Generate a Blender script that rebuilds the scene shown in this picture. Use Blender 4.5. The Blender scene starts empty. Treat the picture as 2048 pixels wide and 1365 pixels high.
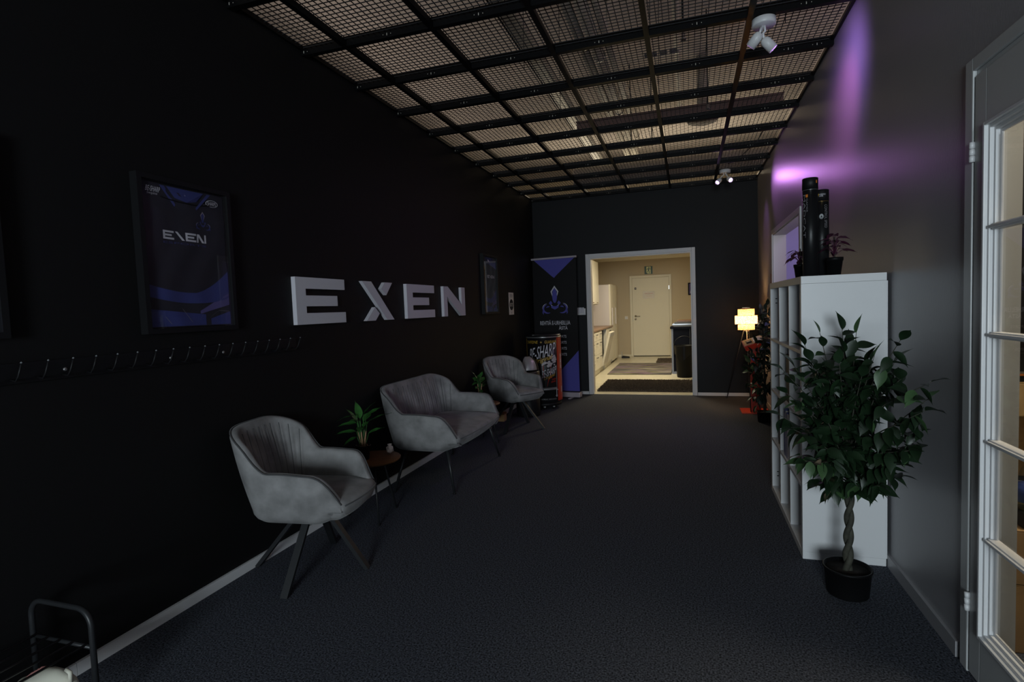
import bpy, bmesh, math, random
from mathutils import Vector, Matrix, Euler
PI = math.pi
R = math.radians
random.seed(7)
sc = bpy.context.scene
COL = sc.collection

# ---------------------------------------------------------------- camera
XL, XR, D, H = -2.298, 0.9374, 8.312, 3.047
cam_d = bpy.data.cameras.new('camera'); cam = bpy.data.objects.new('camera', cam_d); COL.objects.link(cam)
cam.location = (0, 0, 1.36); cam.rotation_mode = 'XYZ'; cam.rotation_euler = (1.51224, 0.03800, 0.31291)
cam_d.sensor_width = 36; cam_d.lens = 36 * 1087.9 / 2048; cam_d.clip_start = 0.02; cam_d.clip_end = 60
sc.camera = cam
# ---------------------------------------------------------------- world, exposure, area lights
w = bpy.data.worlds.new('world'); sc.world = w; w.use_nodes = True
w.node_tree.nodes['Background'].inputs[0].default_value = (0.5, 0.6, 0.8, 1)
w.node_tree.nodes['Background'].inputs[1].default_value = 0.0
sc.view_settings.view_transform = 'Standard'; sc.view_settings.look = 'None'
sc.view_settings.exposure = 0.0; sc.view_settings.gamma = 1.0; sc.view_settings.use_curve_mapping = False

def area(name, loc, target, sx, sy, power, col, spread=180):
    l = bpy.data.lights.new(name, 'AREA'); l.shape = 'RECTANGLE'; l.size = sx; l.size_y = sy
    l.energy = power; l.color = col; l.spread = R(spread)
    o = bpy.data.objects.new(name, l); COL.objects.link(o); o.location = loc
    o.rotation_euler = (Vector(target) - Vector(loc)).to_track_quat('-Z', 'Y').to_euler()
    return o
def spot(name, loc, target, power, col, ang, blend=0.5, r=0.02):
    l = bpy.data.lights.new(name, 'SPOT'); l.energy = power; l.color = col; l.spot_size = R(ang)
    l.spot_blend = blend; l.shadow_soft_size = r
    o = bpy.data.objects.new(name, l); COL.objects.link(o); o.location = loc
    o.rotation_euler = (Vector(target) - Vector(loc)).to_track_quat('-Z', 'Y').to_euler()
    return o
def point(name, loc, power, col, r=0.05):
    l = bpy.data.lights.new(name, 'POINT'); l.energy = power; l.color = col; l.shadow_soft_size = r
    o = bpy.data.objects.new(name, l); COL.objects.link(o); o.location = loc
    return o
# daylight through the window in the wall behind the camera
area('window_daylight', (0.15, -4.1, 1.55), (0.15, 0, 1.45), 1.3, 1.3, 205, (0.80, 0.93, 1.0))
# light of the neighbouring hall spilling over the walls above the mesh ceiling
area('hall_spill_left', (-3.5, 4.9, 3.25), (-1.6, 4.9, 4.3), 9.0, 0.9, 30, (1.0, 0.84, 0.72))
area('hall_spill_right', (2.6, 4.2, 3.25), (0.7, 4.2, 4.3), 8.0, 0.9, 19, (1.0, 0.74, 0.74))
area('hall_spill_far', (-0.6, 9.9, 3.0), (-0.6, 8.4, 4.3), 4.0, 1.4, 52, (1.0, 0.86, 0.62))
area('far_end_fill', (-0.6, 9.2, 3.1), (-0.6, 12.2, 4.0), 4.0, 0.6, 32, (1.0, 0.88, 0.66))  # added fill light, brightens the dark far end above the mesh
# kitchen ceiling light
area('kitchen_light', (-0.9, 10.6, 2.50), (-0.9, 10.6, 0), 0.5, 2.4, 72, (1.0, 0.87, 0.62))
# storage room lamp
area('storage_light', (1.75, 2.05, 2.85), (1.5, 2.3, 0.8), 0.5, 0.5, 22, (1.0, 0.88, 0.66), 150)
# purple room behind the hatch
area('game_room_light', (1.7, 6.2, 2.45), (1.7, 6.3, 0), 0.8, 1.6, 5, (0.50, 0.40, 1.0))
area('game_room_white', (1.5, 5.3, 2.0), (1.0, 6.9, 1.5), 0.4, 0.5, 3.5, (1.0, 0.86, 0.84))

# ---------------------------------------------------------------- materials
def mat(name, col, rough=0.6, metal=0.0, emit=None, es=1.0, noise=0.0, nscale=40.0, bump=0.0, bscale=200.0, sheen=0.0, spec=0.5, stretch=None, coat=0.0):
    m = bpy.data.materials.new(name); m.use_nodes = True
    nt = m.node_tree; b = nt.nodes['Principled BSDF']
    b.inputs['Base Color'].default_value = (*col, 1); b.inputs['Roughness'].default_value = rough
    b.inputs['Metallic'].default_value = metal; b.inputs['Specular IOR Level'].default_value = spec
    if coat: b.inputs['Coat Weight'].default_value = coat
    if sheen:
        b.inputs['Sheen Weight'].default_value = sheen; b.inputs['Sheen Roughness'].default_value = 0.35
    if emit:
        b.inputs['Emission Color'].default_value = (*emit, 1); b.inputs['Emission Strength'].default_value = es
    tc = None
    if noise or bump:
        tc = nt.nodes.new('ShaderNodeTexCoord'); mp = nt.nodes.new('ShaderNodeMapping')
        nt.links.new(tc.outputs['Object'], mp.inputs[0])
        if stretch: mp.inputs['Scale'].default_value = stretch
    if noise:
        n = nt.nodes.new('ShaderNodeTexNoise'); n.inputs['Scale'].default_value = nscale; n.inputs['Detail'].default_value = 4
        nt.links.new(mp.outputs[0], n.inputs['Vector'])
        r = nt.nodes.new('ShaderNodeValToRGB')
        r.color_ramp.elements[0].position = 0.32; r.color_ramp.elements[1].position = 0.68
        r.color_ramp.elements[0].color = (*[c * (1 - noise) for c in col], 1)
        r.color_ramp.elements[1].color = (*[min(1, c * (1 + noise)) for c in col], 1)
        nt.links.new(n.outputs['Fac'], r.inputs[0]); nt.links.new(r.outputs[0], b.inputs['Base Color'])
    if bump:
        n2 = nt.nodes.new('ShaderNodeTexNoise'); n2.inputs['Scale'].default_value = bscale; n2.inputs['Detail'].default_value = 2
        nt.links.new(mp.outputs[0], n2.inputs['Vector'])
        bp = nt.nodes.new('ShaderNodeBump'); bp.inputs['Strength'].default_value = bump; bp.inputs['Distance'].default_value = 0.004
        nt.links.new(n2.outputs['Fac'], bp.inputs['Height']); nt.links.new(bp.outputs[0], b.inputs['Normal'])
    return m
def glass_mat(name, tint=(1, 1, 1), rough=0.01, ior=1.45):
    m = bpy.data.materials.new(name); m.use_nodes = True; nt = m.node_tree
    nt.nodes.remove(nt.nodes['Principled BSDF'])
    t = nt.nodes.new('ShaderNodeBsdfTransparent'); t.inputs[0].default_value = (*tint, 1)
    g = nt.nodes.new('ShaderNodeBsdfGlossy'); g.inputs['Roughness'].default_value = rough
    f = nt.nodes.new('ShaderNodeFresnel'); geo = nt.nodes.new('ShaderNodeNewGeometry')
    mi = nt.nodes.new('ShaderNodeMath'); mi.operation = 'MULTIPLY_ADD'      # outside: ior, inside: 1/ior, so thin panes stay clear
    nt.links.new(geo.outputs['Backfacing'], mi.inputs[0]); mi.inputs[1].default_value = 1 / ior - ior; mi.inputs[2].default_value = ior
    nt.links.new(mi.outputs[0], f.inputs[0])
    mx = nt.nodes.new('ShaderNodeMixShader')
    nt.links.new(f.outputs[0], mx.inputs[0]); nt.links.new(t.outputs[0], mx.inputs[1]); nt.links.new(g.outputs[0], mx.inputs[2])
    nt.links.new(mx.outputs[0], nt.nodes['Material Output'].inputs[0])
    return m
M = {}
M['black_wall'] = mat('black_wall_paint', (0.0060, 0.0058, 0.0062), 0.6, bump=0.15, bscale=300, spec=0.2)
M['far_wall'] = mat('far_black_wall_paint', (0.0040, 0.0044, 0.0062), 0.6, bump=0.15, bscale=300, spec=0.3)
M['grey_wall'] = mat('grey_wall_paint', (0.33, 0.325, 0.34), 0.38, bump=0.12, bscale=260, stretch=(1, 1, 0.15))
M['white'] = mat('white_paint', (0.72, 0.72, 0.73), 0.4)
M['trim'] = mat('white_trim_paint', (0.66, 0.65, 0.66), 0.42)
M['doorgrey'] = mat('door_paint', (0.55, 0.56, 0.56), 0.35)
M['cream'] = mat('cream_paint', (0.78, 0.73, 0.58), 0.45)
M['kitchen_wall'] = mat('kitchen_wallpaper', (0.56, 0.47, 0.33), 0.7, noise=0.05, nscale=300)
M['kitchen_floor'] = mat('kitchen_vinyl', (0.66, 0.62, 0.48), 0.22, noise=0.06, nscale=8)
M['slab'] = mat('concrete_slab', (0.42, 0.38, 0.35), 0.85, noise=0.08, nscale=2.5)
M['beam'] = mat('black_grid_paint', (0.004, 0.004, 0.0045), 0.34, spec=0.13)
M['wire'] = mat('black_wire', (0.006, 0.006, 0.008), 0.55)
M['lightsteel'] = mat('light_steel', (0.45, 0.42, 0.36), 0.5)
M['galv'] = mat('galvanised_steel', (0.45, 0.44, 0.42), 0.38, metal=0.8)
M['carpet'] = mat('carpet', (0.060, 0.065, 0.080), 0.95, noise=0.9, nscale=135, bump=0.7, bscale=220, spec=0.1)
M['velvet'] = mat('grey_velvet', (0.225, 0.220, 0.220), 0.8, noise=0.30, nscale=8, bump=0.15, bscale=14, sheen=0.15, spec=0.2)
M['piping'] = mat('velvet_piping', (0.055, 0.055, 0.058), 0.8, sheen=0.3)
M['legblack'] = mat('black_metal_leg', (0.018, 0.019, 0.021), 0.42, spec=0.4)
M['oak'] = mat('oak_veneer', (0.16, 0.068, 0.022), 0.55, spec=0.25, noise=0.25, nscale=18, stretch=(1, 7, 1))
M['lightwood'] = mat('light_wood', (0.55, 0.36, 0.16), 0.5, noise=0.12, nscale=12, stretch=(6, 1, 1))
M['potblack'] = mat('black_plastic_pot', (0.0045, 0.0045, 0.005), 0.5, spec=0.15)
M['soil'] = mat('dark_soil', (0.02, 0.014, 0.01), 0.95, noise=0.5, nscale=60)
M['leaf'] = mat('ficus_leaf', (0.009, 0.024, 0.009), 0.45, noise=0.35, nscale=14)
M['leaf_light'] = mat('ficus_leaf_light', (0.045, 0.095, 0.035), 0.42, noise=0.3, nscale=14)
M['leaf2'] = mat('spath_leaf', (0.028, 0.115, 0.022), 0.38, noise=0.3, nscale=20)
M['leafp'] = mat('purple_leaf', (0.065, 0.012, 0.035), 0.45, noise=0.3, nscale=20)
M['bark'] = mat('braided_bark', (0.038, 0.037, 0.026), 0.8, noise=0.4, nscale=30, bump=0.4, bscale=60)
M['rootbark'] = mat('pale_root', (0.36, 0.22, 0.12), 0.7, noise=0.3, nscale=40)
M['glass'] = glass_mat('clear_glass')
M['plasticclear'] = glass_mat('clear_plastic', (0.86, 0.9, 0.93), 0.08)
M['jersey'] = mat('jersey_fabric', (0.012, 0.011, 0.022), 0.75, sheen=0.1)
M['blue'] = mat('print_blue', (0.035, 0.045, 0.19), 0.7)
M['blue2'] = mat('print_violet', (0.10, 0.08, 0.24), 0.7)
M['banner'] = mat('banner_black', (0.008, 0.007, 0.008), 0.45, spec=0.35)
M['bannerblue'] = mat('banner_blue', (0.085, 0.080, 0.38), 0.45)
M['printwhite'] = mat('print_white', (0.62, 0.60, 0.66), 0.5)
M['letter'] = mat('letter_foam', (0.60, 0.58, 0.63), 0.55)
M['alu'] = mat('banner_rail', (0.42, 0.37, 0.42), 0.4)
M['silver'] = mat('silver', (0.55, 0.54, 0.55), 0.3, metal=0.85)
M['canblack'] = mat('can_black', (0.008, 0.008, 0.009), 0.38, spec=0.3)
M['red'] = mat('print_red', (0.42, 0.025, 0.012), 0.3)
M['yellow'] = mat('print_yellow', (0.55, 0.34, 0.04), 0.4)
M['greyprint'] = mat('print_grey', (0.20, 0.19, 0.20), 0.4)
M['kioskred'] = mat('kiosk_red', (0.50, 0.035, 0.012), 0.4)
M['boxcard'] = mat('cardboard', (0.42, 0.255, 0.11), 0.8, noise=0.07, nscale=9)
M['darkplastic'] = mat('dark_plastic', (0.0065, 0.0065, 0.0075), 0.5, spec=0.25)
M['kitchenblack'] = mat('counter_navy', (0.007, 0.008, 0.015), 0.55, spec=0.1)
M['blueedge'] = mat('counter_edge', (0.22, 0.25, 0.34), 0.4)
M['paper'] = mat('paper', (0.78, 0.74, 0.68), 0.7)
M['green'] = mat('sign_green', (0.010, 0.065, 0.045), 0.4)
M['signpale'] = mat('sign_pale_green', (0.62, 0.66, 0.38), 0.5)  # plain pale yellow-green print colour, no emission
M['worktop'] = mat('worktop_laminate', (0.20, 0.12, 0.075), 0.35, noise=0.2, nscale=30)
M['whitecab'] = mat('cabinet_white', (0.74, 0.70, 0.58), 0.35)
M['fridgeside'] = mat('fridge_side', (0.60, 0.56, 0.56), 0.4)
M['chrome'] = mat('chrome', (0.6, 0.6, 0.62), 0.18, metal=1.0)
M['shag'] = mat('shag_rug', (0.105, 0.082, 0.060), 0.95, noise=0.6, nscale=60)
M['laptopgrey'] = mat('mid_grey', (0.16, 0.17, 0.18), 0.4)
M['bookblue'] = mat('book_blue', (0.035, 0.07, 0.30), 0.5)
M['bookteal'] = mat('book_teal', (0.03, 0.16, 0.24), 0.5)
M['cyanprint'] = mat('print_cyan', (0.02, 0.22, 0.42), 0.5)
M['orange'] = mat('print_orange', (0.60, 0.17, 0.02), 0.5)
M['crystal'] = mat('frosted_crystal', (0.55, 0.47, 0.44), 0.35, noise=0.3, nscale=60)
M['shoewhite'] = mat('shoe_canvas', (0.62, 0.60, 0.50), 0.7)
M['shoered'] = mat('shoe_pink', (0.45, 0.20, 0.18), 0.7)
M['wallpurple'] = mat('game_room_wall', (0.55, 0.52, 0.70), 0.6)
M['gold'] = mat('gold_strip', (0.5, 0.33, 0.12), 0.3, metal=0.8)
M['lamp_emit'] = mat('lit_spot_lens', (1, 1, 1), 0.5, emit=(0.72, 0.34, 1.0), es=9)
def shade_mat(name, col):
    m = bpy.data.materials.new(name); m.use_nodes = True; nt = m.node_tree; nt.nodes.remove(nt.nodes['Principled BSDF'])
    tr = nt.nodes.new('ShaderNodeBsdfTranslucent'); di = nt.nodes.new('ShaderNodeBsdfDiffuse'); mx = nt.nodes.new('ShaderNodeMixShader'); mx.inputs[0].default_value = 0.35
    tc = nt.nodes.new('ShaderNodeTexCoord'); mp = nt.nodes.new('ShaderNodeMapping'); mp.inputs['Scale'].default_value = (1, 1, 2.2); n = nt.nodes.new('ShaderNodeTexNoise'); n.inputs['Scale'].default_value = 70; n.inputs['Detail'].default_value = 3
    r = nt.nodes.new('ShaderNodeValToRGB'); r.color_ramp.elements[0].position = 0.40; r.color_ramp.elements[1].position = 0.62
    r.color_ramp.elements[0].color = (*[c * 0.35 for c in col], 1); r.color_ramp.elements[1].color = (*col, 1)
    nt.links.new(tc.outputs['Object'], mp.inputs[0]); nt.links.new(mp.outputs[0], n.inputs['Vector']); nt.links.new(n.outputs['Fac'], r.inputs[0])
    nt.links.new(r.outputs[0], tr.inputs[0]); nt.links.new(r.outputs[0], di.inputs[0])
    nt.links.new(tr.outputs[0], mx.inputs[1]); nt.links.new(di.outputs[0], mx.inputs[2]); nt.links.new(mx.outputs[0], nt.nodes['Material Output'].inputs[0])
    return m
M['shade'] = shade_mat('woven_paper_shade', (0.80, 0.62, 0.40))
M['shade_mid'] = shade_mat('woven_paper_shade_wide', (0.92, 0.80, 0.60))

# striped rug
def striped(name):
    m = bpy.data.materials.new(name); m.use_nodes = True; nt = m.node_tree; b = nt.nodes['Principled BSDF']
    b.inputs['Roughness'].default_value = 0.95
    tc = nt.nodes.new('ShaderNodeTexCoord'); mp = nt.nodes.new('ShaderNodeMapping'); mp.inputs['Scale'].default_value = (0.5, 3.6, 1)
    n = nt.nodes.new('ShaderNodeTexNoise'); n.inputs['Scale'].default_value = 1.6; n.inputs['Detail'].default_value = 5
    r = nt.nodes.new('ShaderNodeValToRGB'); r.color_ramp.interpolation = 'LINEAR'
    cols = [(0.34, (0.02, 0.02, 0.018)), (0.43, (0.13, 0.13, 0.12)), (0.48, (0.22, 0.15, 0.20)), (0.52, (0.03, 0.03, 0.03)), (0.57, (0.20, 0.19, 0.09)), (0.66, (0.30, 0.28, 0.25))]
    r.color_ramp.elements[0].position = cols[0][0]; r.color_ramp.elements[0].color = (*cols[0][1], 1)
    r.color_ramp.elements[1].position = cols[-1][0]; r.color_ramp.elements[1].color = (*cols[-1][1], 1)
    for p, c in cols[1:-1]:
        e = r.color_ramp.elements.new(p); e.color = (*c, 1)
    nt.links.new(tc.outputs['Object'], mp.inputs[0]); nt.links.new(mp.outputs[0], n.inputs['Vector'])
    nt.links.new(n.outputs['Fac'], r.inputs[0]); nt.links.new(r.outputs[0], b.inputs['Base Color'])
    return m
M['striped'] = striped('striped_rug')

# ---------------------------------------------------------------- mesh helpers
class MB:
    def __init__(s): s.v = []; s.f = []; s.sm = []
    def add(s, vs, fs, smooth=False):
        n = len(s.v); s.v += [tuple(v) for v in vs]; s.f += [tuple(i + n for i in f) for f in fs]; s.sm += [smooth] * len(fs)
        return s
    def box(s, x0, x1, y0, y1, z0, z1, mtx=None):
        vs = [(x, y, z) for z in (z0, z1) for y in (y0, y1) for x in (x0, x1)]
        if mtx: vs = [mtx @ Vector(v) for v in vs]
        return s.add(vs, [(0, 2, 3, 1), (4, 5, 7, 6), (0, 1, 5, 4), (2, 6, 7, 3), (0, 4, 6, 2), (1, 3, 7, 5)])
    def rbox(s, x0, x1, y0, y1, z0, z1, b=0.004, mtx=None):
        # chamfered box
        X = [x0, x0 + b, x1 - b, x1]; Y = [y0, y0 + b, y1 - b, y1]; Z = [z0, z0 + b, z1 - b, z1]
        bm = bmesh.new(); bmesh.ops.create_cube(bm, size=1)
        for v in bm.verts:
            v.co = Vector(((x0 + x1) / 2 + v.co.x * (x1 - x0), (y0 + y1) / 2 + v.co.y * (y1 - y0), (z0 + z1) / 2 + v.co.z * (z1 - z0)))
        bmesh.ops.bevel(bm, geom=list(bm.edges), offset=b, segments=2, affect='EDGES', profile=0.6)
        vs = [v.co.copy() for v in bm.verts]; bm.verts.index_update()
        if mtx: vs = [mtx @ v for v in vs]
        fs = [tuple(v.index for v in f.verts) for f in bm.faces]; bm.free()
        return s.add(vs, fs)
    def tube(s, pts, r, n=8, cap=True, smooth=True, taper=None):
        pts = [Vector(p) for p in pts]; rings = []; up = Vector((0, 0, 1))
        d0 = (pts[1] - pts[0]).normalized()
        if abs(d0.z) > 0.9: up = Vector((1, 0, 0))
        a = d0.cross(up).normalized()
        base = len(s.v); vs = []
        for i, p in enumerate(pts):
            if i == 0: d = pts[1] - pts[0]
            elif i == len(pts) - 1: d = pts[-1] - pts[-2]
            else: d = (pts[i + 1] - pts[i]).normalized() + (pts[i] - pts[i - 1]).normalized()
            d.normalize(); a = (a - d * a.dot(d)).normalized(); b = d.cross(a)
            rr = (taper[i] if taper else r)
            for k in range(n):
                t = 2 * PI * k / n; vs.append(p + a * (rr * math.cos(t)) + b * (rr * math.sin(t)))
        fs = []
        for i in range(len(pts) - 1):
            for k in range(n):
                fs.append((i * n + k, i * n + (k + 1) % n, (i + 1) * n + (k + 1) % n, (i + 1) * n + k))
        s.add(vs, fs, smooth)
        if cap:
            L = (len(pts) - 1) * n
            s.add(vs[:n], [tuple(range(n - 1, -1, -1))]); s.add(vs[L:L + n], [tuple(range(n))])
        return s
    def lathe(s, prof, c=(0, 0, 0), n=32, smooth=True, mtx=None):
        vs = []
        for r, z in prof:
            for k in range(n):
                t = 2 * PI * k / n; v = Vector((c[0] + r * math.cos(t), c[1] + r * math.sin(t), c[2] + z)); vs.append(mtx @ v if mtx else v)
        fs = []
        for i in range(len(prof) - 1):
            for k in range(n): fs.append((i * n + k, i * n + (k + 1) % n, (i + 1) * n + (k + 1) % n, (i + 1) * n + k))
        if prof[0][0] > 1e-5: fs.append(tuple(range(n - 1, -1, -1)))
        if prof[-1][0] > 1e-5: fs.append(tuple((len(prof) - 1) * n + k for k in range(n)))
        return s.add(vs, fs, smooth)
    def bar(s, p, q, wx, wy, side=(1, 0, 0), w2=None):
        p = Vector(p); q = Vector(q); d = (q - p).normalized(); a = Vector(side); a = (a - d * a.dot(d)).normalized(); b = d.cross(a)
        vs = []
        for P_, sc_ in ((p, 1), (q, w2 or 1)):
            for sx, sy in ((-1, -1), (1, -1), (1, 1), (-1, 1)): vs.append(P_ + a * (sx * wx / 2 * sc_) + b * (sy * wy / 2 * sc_))
        return s.add(vs, [(3, 2, 1, 0), (4, 5, 6, 7), (0, 1, 5, 4), (1, 2, 6, 5), (2, 3, 7, 6), (3, 0, 4, 7)])
    def prism(s, poly, f0, f1):
        # poly in (u,v); f0/f1 map (u,v) to the two faces
        n = len(poly); vs = [f0(u, v) for u, v in poly] + [f1(u, v) for u, v in poly]
        fs = [tuple(range(n - 1, -1, -1)), tuple(range(n, 2 * n))]
        for i in range(n): fs.append((i, (i + 1) % n, n + (i + 1) % n, n + i))
        return s.add(vs, fs)
    def flat(s, poly, f):
        return s.add([f(u, v) for u, v in poly], [tuple(range(len(poly)))])
    def mesh(s, name, m):
        me = bpy.data.meshes.new(name); me.from_pydata(s.v, [], s.f); me.materials.append(m)
        me.polygons.foreach_set('use_smooth', s.sm)
        bm = bmesh.new(); bm.from_mesh(me); bmesh.ops.remove_doubles(bm, verts=bm.verts, dist=1e-6)
        if any(len(f.verts) > 4 for f in bm.faces): bmesh.ops.triangulate(bm, faces=[f for f in bm.faces if len(f.verts) > 4])
        bmesh.ops.recalc_face_normals(bm, faces=bm.faces)
        bm.to_mesh(me); bm.free(); me.update(); return me
    def build(s, name, m, parent=None, loc=None, rot=None):
        o = bpy.data.objects.new(name, s.mesh(name, m)); COL.objects.link(o)
        if parent: o.parent = parent
        if loc: o.location = loc
        if rot: o.rotation_euler = rot
        return o
def tag(o, label, cat, group=None, kind=None):
    o['label'] = label
    if cat: o['category'] = cat
    if group: o['group'] = group
    if kind: o['kind'] = kind
    return o
def thing(name, loc, label, cat, rz=0, group=None):
    o = bpy.data.objects.new(name, None); o.empty_display_size = 0.1; COL.objects.link(o)
    o.location = loc; o.rotation_euler = (0, 0, rz); return tag(o, label, cat, group)
def struct(o, label=None):
    o['kind'] = 'structure'
    if label: o['label'] = label
    return o
def copyobj(o, parent=None):
    c = o.copy(); COL.objects.link(c); c.parent = parent
    for ch in list(o.children): copyobj(ch, c)
    return c
def B(name, m, x0, x1, y0, y1, z0, z1, parent=None, bev=0.0):
    mb = MB()
    (mb.rbox(x0, x1, y0, y1, z0, z1, bev) if bev else mb.box(x0, x1, y0, y1, z0, z1))
    return mb.build(name, m, parent)
_fc = {}
def text_tris(s, bold=0.0):
    key = (s, bold)
    if key in _fc: return _fc[key]
    cu = bpy.data.curves.new('t', 'FONT'); cu.body = s; cu.size = 1; cu.resolution_u = 3; cu.offset = bold
    o = bpy.data.objects.new('t', cu); COL.objects.link(o)
    dg = bpy.context.evaluated_depsgraph_get(); me = bpy.data.meshes.new_from_object(o.evaluated_get(dg))
    vs = [(v.co.x, v.co.y) for v in me.vertices]; fs = [tuple(p.vertices) for p in me.polygons]
    bpy.data.objects.remove(o); bpy.data.curves.remove(cu); bpy.data.meshes.remove(me)
    if not vs: return ([], [], 1, 1)
    x0 = min(v[0] for v in vs); x1 = max(v[0] for v in vs); y0 = min(v[1] for v in vs); y1 = max(v[1] for v in vs)
    vs = [((x - x0) / (x1 - x0), (y - y0) / (y1 - y0)) for x, y in vs]
    _fc[key] = (vs, fs, x1 - x0, y1 - y0); return _fc[key]
def text(name, s, m, parent, f, u0, u1, v0, v1, bold=0.008, shear=0.0, rise=0.0, cut=0):
    # text stretched into the rectangle u0..u1, v0..v1 of the surface f(u,v)
    vs, fs, _, _ = text_tris(s, bold)
    if cut:
        bm = bmesh.new(); bv = [bm.verts.new((x, y, 0)) for x, y in vs]
        for q in fs:
            try: bm.faces.new([bv[i] for i in q])
            except ValueError: pass
        for k in range(1, cut):
            bmesh.ops.bisect_plane(bm, geom=list(bm.verts) + list(bm.edges) + list(bm.faces), plane_co=(k / cut, 0, 0), plane_no=(1, 0, 0))
        bm.verts.index_update(); vs = [(v.co.x, v.co.y) for v in bm.verts]; fs = [tuple(v.index for v in q.verts) for q in bm.faces]; bm.free()
    mb = MB(); mb.add([f(u0 + (u1 - u0) * x + shear * (v1 - v0) * y, v0 + (v1 - v0) * y + rise * x) for x, y in vs], fs)
    o = mb.build(name, m, parent); return o
def smooth(a, b, x):
    t = max(0, min(1, (x - a) / (b - a))); return t * t * (3 - 2 * t)

# ================================================================ SETTING
fl = struct(B('floor', M['carpet'], XL - 0.1, 3.4, -4.4, D, -0.1, 0.0), 'dark blue grey carpet floor')
struct(B('wall_left', M['black_wall'], XL - 0.12, XL, -4.4, D + 0.12, 0, H), 'matt black painted wall with the letters and framed shirts')
# far wall with the kitchen opening
OX0, OX1, OZ = -1.425, 0.055, 2.095
mb = MB()
mb.box(XL, OX0, D, D + 0.12, 0, H); mb.box(OX1, 1.06, D, D + 0.12, 0, H); mb.box(OX0, OX1, D, D + 0.12, OZ, H)
struct(mb.build('wall_far', M['far_wall']), 'black end wall around the kitchen opening')
# right wall with the glazed door and the hatch
WX = XR + 0.125
DY0, DY1, DZ = 1.28, 2.285, 2.10     # door opening
HY0, HY1, HZ0, HZ1 = 5.33, 6.93, 0.92, 2.10
mb = MB()
mb.box(XR, WX, -4.4, DY0, 0, H); mb.box(XR, WX, DY0, DY1, DZ, H); mb.box(XR, WX, DY1, HY0, 0, H)
mb.box(XR, WX, HY0, HY1, 0, HZ0); mb.box(XR, WX, HY0, HY1, HZ1, H); mb.box(XR, WX, HY1, D, 0, H)
struct(mb.build('wall_right', M['grey_wall']), 'light grey wall with the glazed door and the hatch')
mb = MB()
mb.box(XL, -0.6, -4.5, -4.38, 0, H); mb.box(0.9, XR + 0.1, -4.5, -4.38, 0, H); mb.box(-0.6, 0.9, -4.5, -4.38, 0, 0.8); mb.box(-0.6, 0.9, -4.5, -4.38, 2.3, H)
struct(mb.build('wall_back', M['grey_wall']), 'wall with a window behind the camera')
wf = MB()
wf.box(-0.6, 0.9, -4.42, -4.36, 0.8, 0.86); wf.box(-0.6, 0.9, -4.42, -4.36, 2.24, 2.3); wf.box(-0.6, -0.54, -4.42, -4.36, 0.86, 2.24); wf.box(0.84, 0.9, -4.42, -4.36, 0.86, 2.24); wf.box(0.12, 0.18, -4.42, -4.36, 0.86, 2.24)
wf1 = struct(wf.build('window_2', M['white']), 'white window frame behind the camera')
# skirting boards
mb = MB(); mb.box(XL, XL + 0.014, -4.3, 1.40, 0, 0.050); mb.box(XL, XL + 0.014, 1.402, 3.42, 0, 0.050); mb.box(XL, XL + 0.014, 3.423, 5.6, 0, 0.050); mb.box(XL, XL + 0.014, 5.602, D, 0, 0.050)
struct(mb.build('baseboard_left', M['trim']), 'white skirting board along the black wall')
mb = MB(); mb.box(XR - 0.013, XR, 2.36, D, 0, 0.06); mb.box(XR - 0.013, XR, -4.3, 1.20, 0, 0.06)
struct(mb.build('baseboard_right', M['grey_wall']), 'skirting board along the grey wall')
mb = MB(); mb.box(XL + 0.02, OX0 - 0.06, D - 0.013, D, 0, 0.045); mb.box(OX1 + 0.055, XR - 0.02, D - 0.013, D, 0, 0.045)
struct(mb.build('baseboard_far', M['trim']), 'white skirting board on the end wall')
# kitchen opening: casing and reveal
mb = MB()
mb.rbox(OX0 - 0.055, OX0, D - 0.018, D, 0, OZ + 0.055, 0.004); mb.rbox(OX1, OX1 + 0.050, D - 0.018, D, 0, OZ + 0.055, 0.004)
mb.rbox(OX0, OX1, D - 0.018, D, OZ, OZ + 0.055, 0.004)
mb.box(OX0, OX0 + 0.018, D, D + 0.14, 0, OZ); mb.box(OX1 - 0.018, OX1, D, D + 0.14, 0, OZ); mb.box(OX0 + 0.018, OX1 - 0.018, D, D + 0.14, OZ - 0.018, OZ)
struct(mb.build('trim_1', M['trim']), 'white casing of the kitchen opening')
# slab and everything above the mesh
CZ = 4.25
ce = MB(); ce.box(-4.2, 3.6, -1, 12.2, CZ, CZ + 0.1)
for k in range(9): ce.box(-4.2, 3.6, 0.4 + 0.42 * k, 0.47 + 0.42 * k, CZ - 0.05, CZ)
struct(ce.build('ceiling', M['slab']), 'bare concrete slab above the mesh ceiling')
struct(B('wall_neighbour_left', M['kitchen_wall'], -4.3, -4.2, -1, 12.2, 3.0, CZ))
struct(B('wall_neighbour_far', M['kitchen_wall'], -4.2, 3.6, 12.2, 12.3, 3.0, CZ))
struct(B('wall_neighbour_right', M['grey_wall'], 3.6, 3.7, -1, 12.2, 0.0, CZ))

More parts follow.
